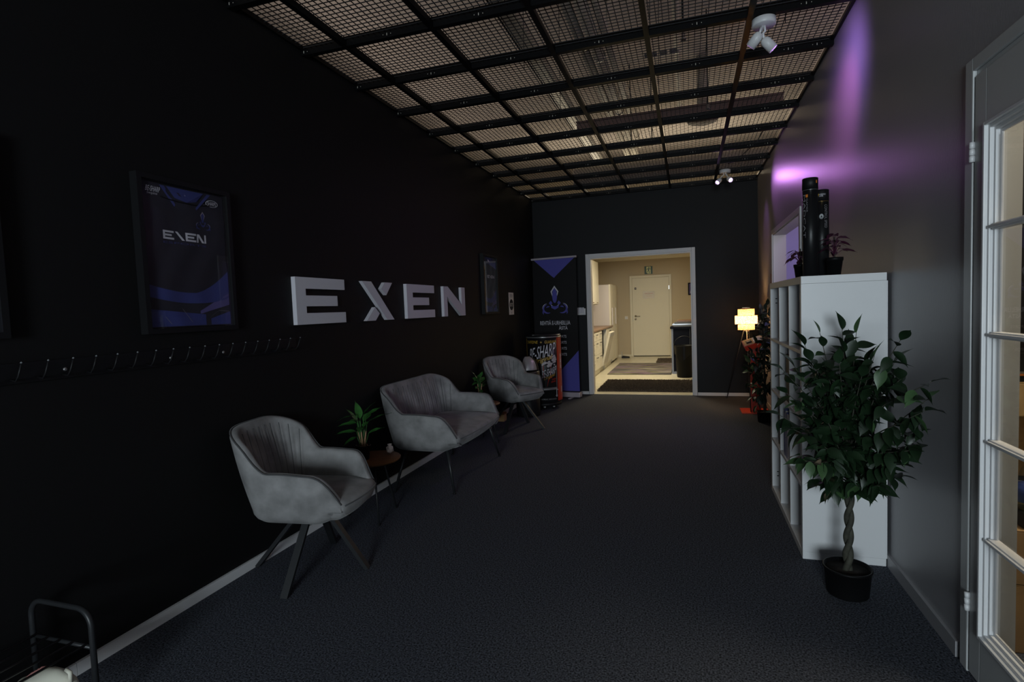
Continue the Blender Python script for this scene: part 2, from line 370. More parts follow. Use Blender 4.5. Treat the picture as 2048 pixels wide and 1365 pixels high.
# suspended black mesh ceiling
grid = bpy.data.objects.new('ceiling_grid', None); COL.objects.link(grid); struct(grid, 'suspended black wire mesh ceiling in a black metal frame')
P0x, PX = -1.976, 0.5872; P0y, PY = 2.995, 0.5877
ys = [P0y + PY * k for k in range(-4, 10)]
xs = [P0x + PX * k for k in range(5)]
for y in ys:
    mb = MB(); mb.box(XL + 0.002, XR - 0.002, y - 0.019, y + 0.019, H - 0.038, H)
    mb.box(XL + 0.002, XR - 0.002, y - 0.004, y + 0.004, H, H + 0.03)
    o = mb.build('cross_beam', M['beam'], grid)
    sl = MB()
    for k in range(-1, 6):
        xm = P0x + PX * k + PX / 2
        if xm > XR - 0.06 or xm < XL + 0.06: xm = XL + 0.02 if xm < 0 else XR - 0.1
        for dx, hh in ((-0.026, 0.004), (0, 0.014), (0.026, 0.004)):
            sl.box(xm + dx - 0.002, xm + dx + 0.002, y - 0.0195, y - 0.019, H - 0.019 - hh / 2, H - 0.019 + hh / 2)
    so = sl.build('slot', M['lightsteel'], o)
for i, x in enumerate(xs):
    mb = MB(); mb.box(x - 0.016, x + 0.016, ys[0], ys[-1], H - 0.041, H - 0.038); mb.box(x - 0.012, x + 0.012, ys[0], ys[-1], H - 0.038, H)
    mb.build('runner_beam', M['beam'], grid)
    B('runner_end', M['lightsteel'], x - 0.010, x + 0.010, ys[-1] + 0.02, D - 0.002, H - 0.02, H, grid)
mb = MB(); mb.box(XL + 0.002, XL + 0.020, ys[0], D - 0.004, H - 0.010, H + 0.012); mb.box(XR - 0.020, XR - 0.002, ys[0], D - 0.004, H - 0.010, H + 0.012)
mb.build('edge_rail', M['beam'], grid)
B('far_rail', M['lightsteel'], XL + 0.02, XR - 0.02, D - 0.02, D - 0.002, H - 0.010, H + 0.004, grid)
def panel_mesh(x0, x1, y0, y1):
    mb = MB(); c = 0.0367; t = 0.0021; z = 0.014
    x = x0 + 0.008
    while x < x1: mb.box(x - t, x + t, y0, y1, z, z + 0.004); x += c
    y = y0 + 0.008
    while y < y1: mb.box(x0, x1, y - t, y + t, z - 0.004, z); y += c
    return mb.mesh('mesh_panel', M['wire'])
ex = [XL + 0.02] + xs + [XR - 0.02]; ey = ys + [D - 0.02]
for i in range(len(ex) - 1):
    a0 = 0.018; wdt = ex[i + 1] - ex[i]
    full = panel_mesh(a0, wdt - a0, 0.02, PY - 0.02)
    for j in range(len(ey) - 1):
        me = full if j < len(ey) - 2 else panel_mesh(a0, wdt - a0, 0.02, ey[j + 1] - ey[j])
        o = bpy.data.objects.new('mesh_panel', me); COL.objects.link(o); o.parent = grid; o.location = (ex[i], ey[j], H - 0.02)

# ---- services above the mesh (background)
mb = MB(); mb.box(-1.44, -1.30, 0.5, 11.5, 3.74, 3.752); mb.box(-1.44, -1.425, 0.5, 11.5, 3.74, 3.84); mb.box(-1.315, -1.30, 0.5, 11.5, 3.74, 3.84)
for k in range(44): mb.box(-1.425, -1.315, 0.6 + k * 0.25, 0.63 + k * 0.25, 3.752, 3.765)
t_ = mb.build('cable_tray', M['galv']); tag(t_, 'long grey cable tray running lengthwise above the mesh ceiling', 'cable tray')
B('side_flange', M['lightsteel'], -1.30, -1.26, 0.5, 11.5, 3.70, 3.73, t_)
for k, (x, r, y0, y1) in enumerate([(-0.92, 0.045, 3.0, 9.5), (-0.80, 0.055, 3.4, 9.5), (-0.68, 0.035, 3.2, 9.0), (-0.06, 0.030, 2.0, 8.0)]):
    p = MB().tube([(x, y0, 3.86), (x, (y0 + y1) / 2, 3.86), (x, y1, 3.86)], r, 12).build('pipe', M['lightsteel'])
    tag(p, ['thin leftmost of three parallel pipes above the mesh', 'thickest middle pipe of three above the mesh', 'rightmost of the three parallel pipes above the mesh', 'single thin pipe beside the hanging plates above the mesh'][k], 'pipe', 'pipes above the mesh ceiling')
    for q in range(4):
        cl = MB(); yy = y0 + 0.6 + q * (y1 - y0 - 1.2) / 3
        cl.tube([(x, yy, 3.86 + r * 0.8), (x, yy, CZ - 0.01)], 0.006, 6); cl.lathe([(r + 0.006, -0.012), (r + 0.006, 0.012)], (0, 0, 0), 16, mtx=Matrix.Translation((x, yy, 3.86)) @ Matrix.Rotation(PI / 2, 4, 'X')); cl.build('pipe_clip', M['galv'], p)
mb = MB(); mb.box(-1.22, 1.0, 6.47, 6.60, 3.40, 3.41); mb.box(-1.22, 1.0, 6.53, 6.54, 3.41, 3.52); mb.box(-1.22, 1.0, 6.47, 6.60, 3.52, 3.53)
tag(mb.build('steel_beam', mat('primer_beam', (0.26, 0.17, 0.16), 0.4)), 'reddish steel beam running crosswise above the mesh ceiling', 'beam')
# corrugated foil duct near the far wall
pf = []
y = 0.0
N = 230
for k in range(N): pf.append((0.150 + (0.009 if k % 2 else 0.0), k * 0.0125))
tag(MB().lathe(pf, (0, 0, 0), 24, smooth=False, mtx=Matrix.Translation((-1.55, 8.02, 3.222)) @ Matrix.Rotation(PI / 2, 4, 'Y')).build('air_duct', mat('foil_duct', (0.62, 0.60, 0.56), 0.35, metal=0.35)), 'ribbed silver flexible air duct above the mesh by the end wall', 'duct')
mb = MB(); mb.lathe([(0.17, 0), (0.19, 0.03), (0.0, 0.06)], (0.2, 7.0, 3.5), 24); mb.tube([(0.2, 7.0, 3.55), (0.2, 7.0, CZ)], 0.06, 16)
tag(mb.build('air_vent', M['lightsteel']), 'round ceiling air vent seen through the mesh', 'vent')
for k, (x, y) in enumerate([(-0.38, 6.9), (-0.62, 6.85), (0.62, 4.1), (0.22, 5.9), (0.0, 4.3)]):
    t = thing('sprinkler_head', (x, y, 3.3), 'small dark sprinkler head hanging above the mesh, ' + ['left of the pair by the steel beam', 'nearest the cable tray', 'beside the near ceiling spotlight', 'right of the single thin pipe', 'under the hanging plates'][k], 'sprinkler', 0, 'sprinkler heads above the mesh')
    MB().tube([(0, 0, 0), (0, 0, 0.94)], 0.006, 8).build('drop_pipe', M['darkplastic'], t)
    MB().lathe([(0.0, -0.03), (0.02, -0.03), (0.024, -0.02), (0.012, -0.01), (0.014, 0.02), (0.0, 0.03)], (0, 0, 0), 14).build('head', M['chrome'], t)
mb = MB()
for k, x in enumerate((-0.28, -0.17, -0.10)):
    o = B('hanging_plate', M['fridgeside'], x, x + (0.09 if k == 0 else 0.055), 4.30, 4.38, 3.225, 3.23)
    tag(o, 'pale flat plate lying above the mesh, ' + ['widest left one', 'middle one', 'right one'][k] + ' of the three', 'plate', 'plates above the mesh')
# suspension wires
k = 0
wires = thing('suspension_wires', (0, 0, H + 0.03), 'thin black wires hanging the mesh ceiling from the slab', 'wires')
for x in (P0x + PX * 1.5, P0x + PX * 3, P0x + PX * 4.4):
    for j in range(1, 9, 2):
        MB().tube([(x, ys[j] + 0.3, 0.003), (x + 0.02, ys[j] + 0.3, CZ - H - 0.04)], 0.003, 5).build('wire', M['wire'], wires)
        k += 1
cb = MB().tube([(0.50, 7.42, H + 0.02), (0.6, 7.40, H + 0.05), (0.7, 7.2, H + 0.10), (0.78, 6.9, H + 0.12), (0.84, 6.6, H + 0.2)], 0.006, 6).build('power_cord', M['wire'])
tag(cb, 'black cord running over the mesh from the far spotlight', 'cord')

# ================================================================ KITCHEN
KX0, KX1, KY1, KZ = -2.27, 1.0, 14.51, 2.60
struct(B('floor_kitchen', M['kitchen_floor'], KX0, KX1, D, KY1, -0.1, 0.004), 'cream kitchen floor')
# one piece walls of the kitchen
struct(B('wall_kitchen_far', M['kitchen_wall'], KX0, KX1, KY1, KY1 + 0.1, 0, KZ), 'beige kitchen end wall')
struct(B('wall_kitchen_left', M['cream'], KX0 - 0.1, KX0, D + 0.12, KY1, 0, KZ), 'cream kitchen side wall')
struct(B('wall_kitchen_right', M['kitchen_wall'], KX1, KX1 + 0.1, D + 0.12, KY1, 0, KZ), 'beige kitchen side wall')
struct(B('ceiling_kitchen', M['kitchen_wall'], KX0, KX1, D + 0.12, KY1, KZ, KZ + 0.08), 'beige kitchen ceiling')
struct(B('trim_2', M['cream'], KX0, KX1, 13.9, 14.0, 2.47, KZ), 'beige soffit across the kitchen ceiling')
mb = MB(); mb.box(KX0, -1.45, KY1 - 0.012, KY1, 0.004, 0.05); mb.box(-0.40, KX1, KY1 - 0.012, KY1, 0.004, 0.05)
struct(mb.build('baseboard_kitchen', M['cream']), 'cream kitchen skirting board')
# door_1 in the kitchen
d1 = MB(); d1.rbox(-1.445, -1.385, KY1 - 0.03, KY1 - 0.001, 0.004, 2.10, 0.004); d1.rbox(-0.46, -0.405, KY1 - 0.03, KY1 - 0.001, 0.004, 2.10, 0.004); d1.rbox(-1.385, -0.46, KY1 - 0.03, KY1 - 0.001, 2.04, 2.10, 0.004)
door1 = struct(d1.build('door_1', M['cream']), 'cream kitchen door with a paper note')
B('door_leaf', M['cream'], -1.382, -0.463, KY1 - 0.020, KY1 - 0.002, 0.02, 2.036, door1, 0.003)
B('threshold', M['darkplastic'], -1.382, -0.463, KY1 - 0.03, KY1 - 0.004, 0.005, 0.018, door1)
mb = MB(); mb.lathe([(0.026, 0), (0.026, 0.008)], n=20, mtx=Matrix.Translation((-1.31, KY1 - 0.020, 1.055)) @ Matrix.Rotation(PI / 2, 4, 'X'))
mb.tube([(-1.31, KY1 - 0.022, 1.055), (-1.31, KY1 - 0.07, 1.055), (-1.19, KY1 - 0.07, 1.052)], 0.010, 8)
mb.lathe([(0.024, 0), (0.024, 0.012)], n=20, mtx=Matrix.Translation((-1.31, KY1 - 0.020, 0.975)) @ Matrix.Rotation(PI / 2, 4, 'X'))
mb.build('door_handle', M['chrome'], door1)
B('lock_plate', M['galv'], -1.382, -1.376, KY1 - 0.024, KY1 - 0.020, 0.93, 1.08, door1)
B('hinge', M['chrome'], -0.470, -0.458, KY1 - 0.036, KY1 - 0.020, 1.72, 1.81, door1)
note = thing('paper_note', (-0.97, KY1 - 0.022, 1.60), 'white paper note taped to the kitchen door', 'notice')
B('sheet', M['paper'], -0.15, 0.15, -0.003, 0.0, -0.10, 0.09, note)
fk = lambda u, v: (u, -0.004, v)
text('lettering', 'VARAUSTILANNE', M['red'], note, fk, -0.10, 0.10, 0.020, 0.038, 0.01)
text('lettering', 'kysy lisää', M['greyprint'], note, fk, -0.03, 0.04, 0.00, 0.012, 0.0)
text('lettering', 'pidä ovi suljettuna', M['red'], note, fk, -0.05, 0.08, -0.045, -0.03, 0.0)
wc = thing('door_pictogram', (-1.30, KY1 - 0.021, 1.77), 'small dark toilet pictogram at the upper left of the kitchen door', 'sign')
B('plate', M['kitchenblack'], -0.022, 0.022, -0.002, 0.0, -0.028, 0.028, wc)
MB().flat([(-0.012, 0.014), (0.012, 0.014), (0.003, 0.0), (0.012, -0.014), (-0.012, -0.014), (-0.003, 0)], lambda u, v: (u, -0.003, v)).build('symbol', M['printwhite'], wc)
# exit sign (running figure)
es = thing('exit_sign', (-0.96, KY1 - 0.002, 2.13), 'green emergency exit sign with a running figure above the kitchen door', 'sign')
B('plate', M['green'], -0.10, 0.10, -0.006, 0.0, 0.0, 0.20, es)
fe = lambda u, v: (u, -0.007, v); fe2 = lambda u, v: (u, -0.008, v)
MB().flat([(-0.055, 0.01), (0.055, 0.01), (0.055, 0.19), (-0.055, 0.19)], fe).build('doorway_print', M['signpale'], es)
mb = MB()
mb.flat([(0.012 + 0.014 * math.cos(a * PI / 5), 0.163 + 0.014 * math.sin(a * PI / 5)) for a in range(10)], fe2)
mb.flat([(-0.005, 0.148), (0.022, 0.140), (0.012, 0.085), (-0.014, 0.090)], fe2)
mb.flat([(-0.005, 0.148), (-0.040, 0.130), (-0.048, 0.105), (-0.038, 0.102), (-0.030, 0.122), (-0.004, 0.130)], fe2)
mb.flat([(0.018, 0.142), (0.036, 0.118), (0.055, 0.125), (0.053, 0.135), (0.038, 0.132), (0.022, 0.150)], fe2)
mb.flat([(-0.014, 0.092), (0.004, 0.088), (-0.010, 0.055), (-0.048, 0.048), (-0.049, 0.060), (-0.020, 0.066)], fe2)
mb.flat([(0.000, 0.092), (0.013, 0.086), (0.030, 0.055), (0.022, 0.015), (0.010, 0.016), (0.016, 0.052)], fe2)
mb.flat([(-0.055, 0.01), (-0.02, 0.01), (-0.055, 0.045)], fe2)
mb.build('running_figure', M['green'], es)
# wall bits
ls = thing('light_switch', (-1.55, KY1 - 0.001, 1.02), 'white square light switch left of the kitchen door', 'switch')
B('frame_plate', M['paper'], -0.042, 0.042, -0.010, 0.0, -0.042, 0.042, ls, 0.004); B('rocker', M['white'], -0.026, 0.026, -0.015, -0.010, -0.028, 0.028, ls, 0.002)
so_ = thing('wall_socket', (0.12, KY1 - 0.001, 1.28), 'white socket on the kitchen wall above the dark counter', 'socket')
B('frame_plate', M['paper'], -0.05, 0.05, -0.03, 0.0, -0.06, 0.06, so_, 0.004); B('plug', M['darkplastic'], -0.01, 0.04, -0.05, -0.03, -0.05, 0.0, so_, 0.004)
pr = thing('framed_print', (0.13, KY1 - 0.002, 1.70), 'small black framed violet print on the kitchen wall', 'picture')
mb = MB(); mb.box(-0.13, 0.13, -0.025, 0, 0.13, 0.155); mb.box(-0.13, 0.13, -0.025, 0, -0.155, -0.13); mb.box(-0.13, -0.105, -0.025, 0, -0.13, 0.13); mb.box(0.105, 0.13, -0.025, 0, -0.13, 0.13)
mb.build('frame', M['kitchenblack'], pr); B('picture_sheet', M['blue2'], -0.105, 0.105, -0.012, -0.002, -0.13, 0.13, pr)
MB().flat([(-0.08, -0.1), (-0.02, -0.12), (0.03, 0.05), (-0.03, 0.11), (-0.06, 0.02)], lambda u, v: (u, -0.0135, v)).build('print_shape', M['printwhite'], pr)
clock = thing('door_sensor', (-2.05, KY1 - 0.001, 1.86), 'small white box with a dark mark above the fridge on the kitchen wall', 'sensor')
B('case', M['paper'], -0.045, 0.045, -0.03, 0, -0.04, 0.05, clock, 0.004); B('mark', M['darkplastic'], -0.015, 0.02, -0.032, -0.03, -0.01, 0.025, clock)

# fridge and freezer
def fridge(y, label):
    t = thing('refrigerator', (KX0 + 0.02, y, 0.004), label, 'fridge', 0, 'tall white fridges side by side')
    B('cabinet', M['fridgeside'], 0, 0.50, 0, 0.58, 0.02, 1.84, t, 0.004)
    n = 10; poly = [(0.50, 0.0), (0.535, 0.0)]
    for k in range(n + 1):
        u = k / n; poly.append((0.535 + 0.018 * math.sin(u * PI), 0.002 + 0.574 * u))
    poly += [(0.50, 0.58)]
    d = MB().prism(poly, lambda u, v: (u, v, 0.06), lambda u, v: (u, v, 1.845)).build('door', M['whitecab'], t)
    B('handle', M['fridgeside'], 0.553, 0.575, 0.04, 0.065, 0.9, 1.3, d, 0.005)
    B('plinth', M['darkplastic'], 0.03, 0.49, 0.01, 0.57, 0.0, 0.02, t)
    return t
fridge(12.74, 'nearer tall white fridge with its grey side towards the worktop')
fridge(13.34, 'farther tall white fridge standing next to the kitchen end wall')
# base cabinets
CX = -1.68
def base_unit(y0, y1, rows, label, doors=False):
    t = thing('base_cabinet', (KX0 + 0.002, y0, 0.004), label, 'cabinet', 0, 'cream base cabinets under the worktop')
    dx = CX - KX0 - 0.02
    B('carcass', M['whitecab'], 0, dx, 0.001, y1 - y0 - 0.001, 0.13, 0.855, t)
    B('plinth', M['whitecab'], 0, dx - 0.04, 0.001, y1 - y0 - 0.001, 0.0, 0.13, t)
    z = 0.85
    for h in rows:
        f = B('drawer' if h < 0.3 else 'door', M['whitecab'], dx + 0.001, dx + 0.019, 0.004, y1 - y0 - 0.004, z - h + 0.004, z - 0.002, t, 0.002)
        yc = (y1 - y0) / 2
        MB().tube([(dx + 0.019, yc - 0.06, z - 0.05), (dx + 0.042, yc - 0.055, z - 0.05), (dx + 0.042, yc + 0.055, z - 0.05), (dx + 0.019, yc + 0.06, z - 0.05)], 0.006, 6).build('handle', M['legblack'], f)
        z -= h
base_unit(9.10, 9.70, [0.17, 0.19, 0.36], 'nearest cream base cabinet, by the kitchen opening')
base_unit(9.70, 10.15, [0.17, 0.18, 0.18, 0.19], 'cream base cabinet with four drawers')
base_unit(10.15, 10.60, [0.17, 0.27, 0.28], 'cream base cabinet with a shallow drawer over two deep ones')
base_unit(10.60, 11.05, [0.17, 0.27, 0.28], 'cream base cabinet next to the open dishwasher')
base_unit(11.72, 12.70, [0.72], 'cream base cabinet between the dishwasher and the fridges')
dw = thing('dishwasher', (KX0 + 0.002, 11.06, 0.004), 'dishwasher with its white door tilted open in the kitchen', 'dishwasher')
B('tub', M['darkplastic'], 0.0, 0.52, 0.0, 0.64, 0.10, 0.855, dw)
mt = Matrix.Translation((0.565, 0, 0.13)) @ Matrix.Rotation(R(14), 4, 'Y')
dd = MB().rbox(-0.015, 0.03, 0.01, 0.63, 0.0, 0.70, 0.006, mt).build('door', M['whitecab'], dw)
MB().rbox(0.028, 0.036, 0.03, 0.61, 0.61, 0.69, 0.003, mt).build('control_strip', M['silver'], dd)
B('plinth', M['whitecab'], 0, 0.5, 0, 0.64, 0, 0.10, dw)
wt = thing('worktop', (KX0 + 0.001, 9.08, 0.862), 'brown laminate worktop along the left kitchen wall', 'worktop')
mb = MB(); mb.rbox(0, 0.60, 0, 3.63, 0, 0.035, 0.005); mb.build('board', M['worktop'], wt)
B('sink', M['silver'], 0.12, 0.46, 1.0, 1.7, 0.034, 0.039, wt, 0.002)
MB().tube([(0.10, 1.35, 0.035), (0.10, 1.35, 0.27), (0.14, 1.35, 0.31), (0.20, 1.35, 0.29), (0.22, 1.35, 0.24)], 0.012, 8).build('tap', M['chrome'], wt)
bt = thing('soap_bottle', (-1.80, 9.36, 0.898), 'small green and black soap bottle by the sink', 'bottle')
MB().lathe([(0.0, 0), (0.028, 0), (0.03, 0.01), (0.03, 0.10), (0.012, 0.13), (0.012, 0.15), (0, 0.15)], n=16).build('body', M['leaf2'], bt)
MB().lathe([(0.0, 0.15), (0.015, 0.15), (0.015, 0.175), (0, 0.175)], n=12).build('cap', M['darkplastic'], bt)
for k in range(3):
    yy = 9.35 + k * 1.02
    t = thing('wall_cabinet', (KX0 + 0.002, yy, 1.40), 'cream wall cabinet, ' + ['nearest to the kitchen opening', 'middle one of three', 'nearest to the fridges'][k], 'cabinet', 0, 'cream wall cabinets')
    B('carcass', M['whitecab'], 0, 0.32, 0.001, 1.018, 0, 0.94, t)
    B('light_strip', M['whitecab'], 0.02, 0.30, 0.02, 1.0, -0.02, 0.0, t)
    for q in range(2):
        dd = B('door', M['whitecab'], 0.321, 0.339, 0.003 + q * 0.51, 0.507 + q * 0.51, 0.003, 0.938, t, 0.002)
        B('handle', M['worktop'], 0.339, 0.35, 0.18 + q * 0.51, 0.32 + q * 0.51, 0.03, 0.04, dd)
# dark counter on the right
ct = thing('dark_counter', (-0.32, 10.8, 0.004), 'black counter with a pale blue edge on the right of the kitchen', 'counter')
B('panel', M['kitchenblack'], 0.035, 1.31, 0.012, 0.55, 0.05, 0.862, ct)
B('end_edge', M['blueedge'], 0.0, 0.034, 0.0, 0.55, 0.0, 0.862, ct)
B('top', M['kitchenblack'], -0.02, 1.31, -0.02, 0.57, 0.863, 0.90, ct, 0.004)
B('plinth', M['blueedge'], 0.034, 1.31, 0.001, 0.5, 0.0, 0.045, ct)
B('corner_strip', M['laptopgrey'], 0.335, 0.341, 0.004, 0.012, 0.45, 0.86, ct)
for k, (x0, z, th, m_, nm, lb) in enumerate([(-0.28, 0.905, 0.018, 'laptopgrey', 'tray', 'lowest grey tray on the black counter'), (-0.30, 0.935, 0.012, 'silver', 'tray', 'middle silver tray on the black counter'), (-0.26, 0.958, 0.016, 'laptopgrey', 'tray', 'upper grey tray on the black counter')]):
    t = thing(nm, (x0, 10.85, z), lb, 'tray', 0, 'stacked trays on the black counter')
    B('plate', M[m_], 0, 0.62, 0, 0.40, 0, th * 0.5, t, 0.002)
    mb = MB(); mb.box(0, 0.62, 0, 0.008, th * 0.5, th + 0.01); mb.box(0, 0.62, 0.392, 0.40, th * 0.5, th + 0.01); mb.box(0, 0.008, 0.008, 0.392, th * 0.5, th + 0.01)
    mb.build('rim', M[m_], t)
cbx = thing('chopping_board', (-0.22, 11.0, 1.0), 'thick brown board lying on top of the trays', 'board')
B('slab', M['worktop'], 0, 0.6, 0, 0.3, -0.015, 0.022, cbx, 0.004); B('groove', M['oak'], 0.03, 0.57, 0.02, 0.28, 0.022, 0.024, cbx)
# black bin with liner
bn = thing('waste_bin', (-0.085, 10.35, 0.004), 'tall black round bin with a swing handle in front of the black counter', 'bin')
MB().lathe([(0.0, 0), (0.13, 0), (0.135, 0.02), (0.165, 0.56), (0.172, 0.565), (0.172, 0.58), (0.160, 0.58), (0.158, 0.5), (0.125, 0.03), (0, 0.03)], n=36).build('body', mat('bin_black', (0.005, 0.005, 0.0055), 0.5, spec=0.12), bn)
mb = MB(); ln = []
for k in range(44):
    a = 2 * PI * k / 44; ln.append(0.178 + 0.006 * math.sin(a * 7) + 0.004 * random.random())
vs = []; fs = []
zs = [0.575, 0.50, 0.42, 0.36]
for i, z in enumerate(zs):
    for k in range(44):
        a = 2 * PI * k / 44; r = ln[k] - i * 0.004; zz = z - (0.06 * math.sin(a * 3 + 1) * i / 3); vs.append((r * math.cos(a), r * math.sin(a), zz))
for i in range(3):
    for k in range(44): fs.append((i * 44 + k, i * 44 + (k + 1) % 44, (i + 1) * 44 + (k + 1) % 44, (i + 1) * 44 + k))
mb.add(vs, fs, True); mb.build('liner_bag', mat('bin_liner', (0.008, 0.008, 0.009), 0.4, spec=0.2), bn)
MB().tube([(0.182 * math.cos(a), -0.03 * math.sin(a), 0.56 + 0.19 * math.sin(a)) for a in [PI * k / 16 for k in range(17)]], 0.006, 8).build('handle', M['legblack'], bn)
# rugs
def shag(name, x0, x1, y0, y1, label, n):
    t = thing(name, ((x0 + x1) / 2, (y0 + y1) / 2, 0.005), label, 'rug')
    wx, wy = (x1 - x0) / 2, (y1 - y0) / 2
    B('backing', M['shag'], -wx, wx, -wy, wy, 0, 0.008, t)
    mb = MB(); rnd = random.Random(3)
    for _ in range(n):
        x = rnd.uniform(-wx, wx); y = rnd.uniform(-wy, wy); a = rnd.uniform(0, 2 * PI); l = rnd.uniform(0.02, 0.04); s = 0.008
        dx, dy = rnd.uniform(-0.015, 0.015), rnd.uniform(-0.015, 0.015)
        mb.add([(x - s * math.cos(a), y - s * math.sin(a), 0.008), (x + s * math.cos(a), y + s * math.sin(a), 0.008), (x + dx, y + dy, l)], [(0, 1, 2)])
    o = bpy.data.objects.new('pile', bpy.data.meshes.new('pile')); COL.objects.link(o); o.parent = t
    o.data.from_pydata(mb.v, [], mb.f); o.data.materials.append(M['shag']); o['kind'] = 'stuff'
shag('shaggy_rug', -1.40, 0.28, 8.56, 9.80, 'dark brown shaggy rug just inside the kitchen opening', 30000)
shag('shaggy_rug', -0.72, 0.10, 12.80, 13.68, 'small brown shaggy mat in front of the kitchen door', 9000)
sr = thing('striped_rug', (-0.94, 11.7, 0.005), 'flat grey rug with fine multicoloured stripes in the kitchen', 'rug')
B('weave', M['striped'], -0.60, 0.60, -1.0, 1.0, 0, 0.010, sr); 
mb = MB(); mb.box(-0.60, 0.60, -1.012, -1.0, 0, 0.011); mb.box(-0.60, 0.60, 1.0, 1.012, 0, 0.011); mb.box(0.60, 0.61, -1.0, 1.0, 0, 0.011); mb.build('hem', M['darkplastic'], sr)
dp = thing('dustpan', (-1.62, 14.1, 0.004), 'dark dustpan with a pale brush lying beside the farther fridge', 'dustpan')
MB().prism([(-0.02, -0.10), (0.17, -0.08), (0.17, 0.08), (-0.02, 0.10)], lambda u, v: (u, v, 0.0), lambda u, v: (u * 0.95, v * 0.95, 0.03 + 0.02 * (u < 0))).build('pan', M['darkplastic'], dp)
MB().rbox(-0.03, 0.0, -0.06, -0.02, 0.02, 0.16, 0.006).build('brush', M['lightsteel'], dp)

# ================================================================ LEFT WALL THINGS
# letters (u = y, v = z)
LZ0, LZ1 = 1.313, 1.608
def letter(name, polys, label):
    t = MB()
    for p in polys:
        t.prism(p, lambda u, v: (XL + 0.0005, u, v), lambda u, v: (XL + 0.03, u, v))
    y0 = min(u for p in polys for u, v in p)
    o = t.build(name, M['letter']); tag(o, label, 'letter', 'raised letters of the wall sign'); return o
def Epoly(y0, y1, mid, st):
    h = LZ1 - LZ0; z = [LZ0, LZ0 + 0.24 * h, LZ0 + 0.385 * h, LZ0 + 0.615 * h, LZ0 + 0.76 * h, LZ1]
    return [(y0, z[0]), (y1, z[0]), (y1, z[1]), (y0 + st, z[1]), (y0 + st, z[2]), (mid, z[2]), (mid, z[3]), (y0 + st, z[3]), (y0 + st, z[4]), (y1, z[4]), (y1, z[5]), (y0, z[5])]
letter('letter_e', [Epoly(2.754, 3.252, 3.165, 0.092)], 'large white raised letter E, first of the wall sign')
letter('letter_x', [[(3.471, LZ1), (3.592, LZ1), (3.906, LZ0), (3.80, LZ0)], [(3.785, LZ1), (3.896, LZ1), (3.80, 1.508), (3.728, 1.556)], [(3.628, 1.415), (3.690, 1.366), (3.63, LZ0), (3.508, LZ0)]], 'white raised letter X in three pieces on the black wall')
letter('letter_e', [Epoly(4.130, 4.656, 4.543, 0.105)], 'white raised letter E between the X and the N of the wall sign')
letter('letter_n', [[(4.862, LZ0), (4.945, LZ0), (4.945, 1.51), (5.285, LZ0), (5.392, LZ0), (5.392, LZ1), (5.300, LZ1), (5.300, 1.425), (4.965, LZ1), (4.862, LZ1)]], 'white raised letter N, last of the wall sign')

# emblem in unit coords: about 1 wide, 1.05 high, centre at 0; f maps u,v
def emblem(parent, f, mw, mp):
    def arc(cx, cy, rx, ry, a0, a1, w0, w1, n=14):
        o_, i_ = [], []
        for k in range(n + 1):
            t = k / n; a = R(a0 + (a1 - a0) * t); wd = w0 + (w1 - w0) * math.sin(PI * t)
            o_.append((cx + (rx + wd / 2) * math.cos(a), cy + (ry + wd / 2) * math.sin(a))); i_.append((cx + (rx - wd / 2) * math.cos(a), cy + (ry - wd / 2) * math.sin(a)))
        return o_, i_
    wh = MB(); pu = MB()
    def strip(mb, o_, i_, s):
        for k in range(len(o_) - 1):
            q = [o_[k], o_[k + 1], i_[k + 1], i_[k]]; mb.add([f(s * u, v) for u, v in q], [(0, 1, 2, 3)])
    for s in (1, -1):
        wh.add([f(s * u, v) for u, v in [(0, 0.52), (0.17, 0.30), (0.06, 0.0), (0.115, 0.29), (0.0, 0.44)]], [(0, 1, 3, 4), (1, 2, 3)])
        strip(pu, *arc(0.30, -0.34, 0.21, 0.165, -115, 75, 0.015, 0.075), s)
        strip(wh, *arc(0.31, -0.33, 0.235, 0.19, -5, 80, 0.004, 0.022), s)
        strip(pu, *arc(0.27, -0.33, 0.12, 0.07, 25, 110, 0.01, 0.05), s)
        strip(pu, *arc(0.47, -0.47, 0.055, 0.09, -60, 80, 0.01, 0.05), s)
        pu.add([f(s * u, v) for u, v in [(0.17, -0.04), (0.26, -0.13), (0.20, -0.20), (0.10, -0.14)]], [(0, 1, 2, 3)])
        wh.add([f(s * u, v + 0.0) for u, v in [(0.18, -0.17), (0.09, -0.235), (0.15, -0.225)]], [(0, 1, 2)])
    n = 18
    pu.add([f(0.105 * math.cos(2 * PI * k / n), 0.14 + 0.27 * math.sin(2 * PI * k / n) * (1 if k < n / 2 else 1.0)) for k in range(n)], [tuple(range(n))])
    pu.add([f(u, v) for u, v in [(-0.18, -0.19), (-0.02, -0.26), (0, -0.235), (0.02, -0.26), (0.18, -0.19), (0.15, -0.31), (0.0, -0.38), (-0.15, -0.31)]], [tuple(range(8))])
    wh.build('emblem_outline', mw, parent); pu.build('emblem', mp, parent)

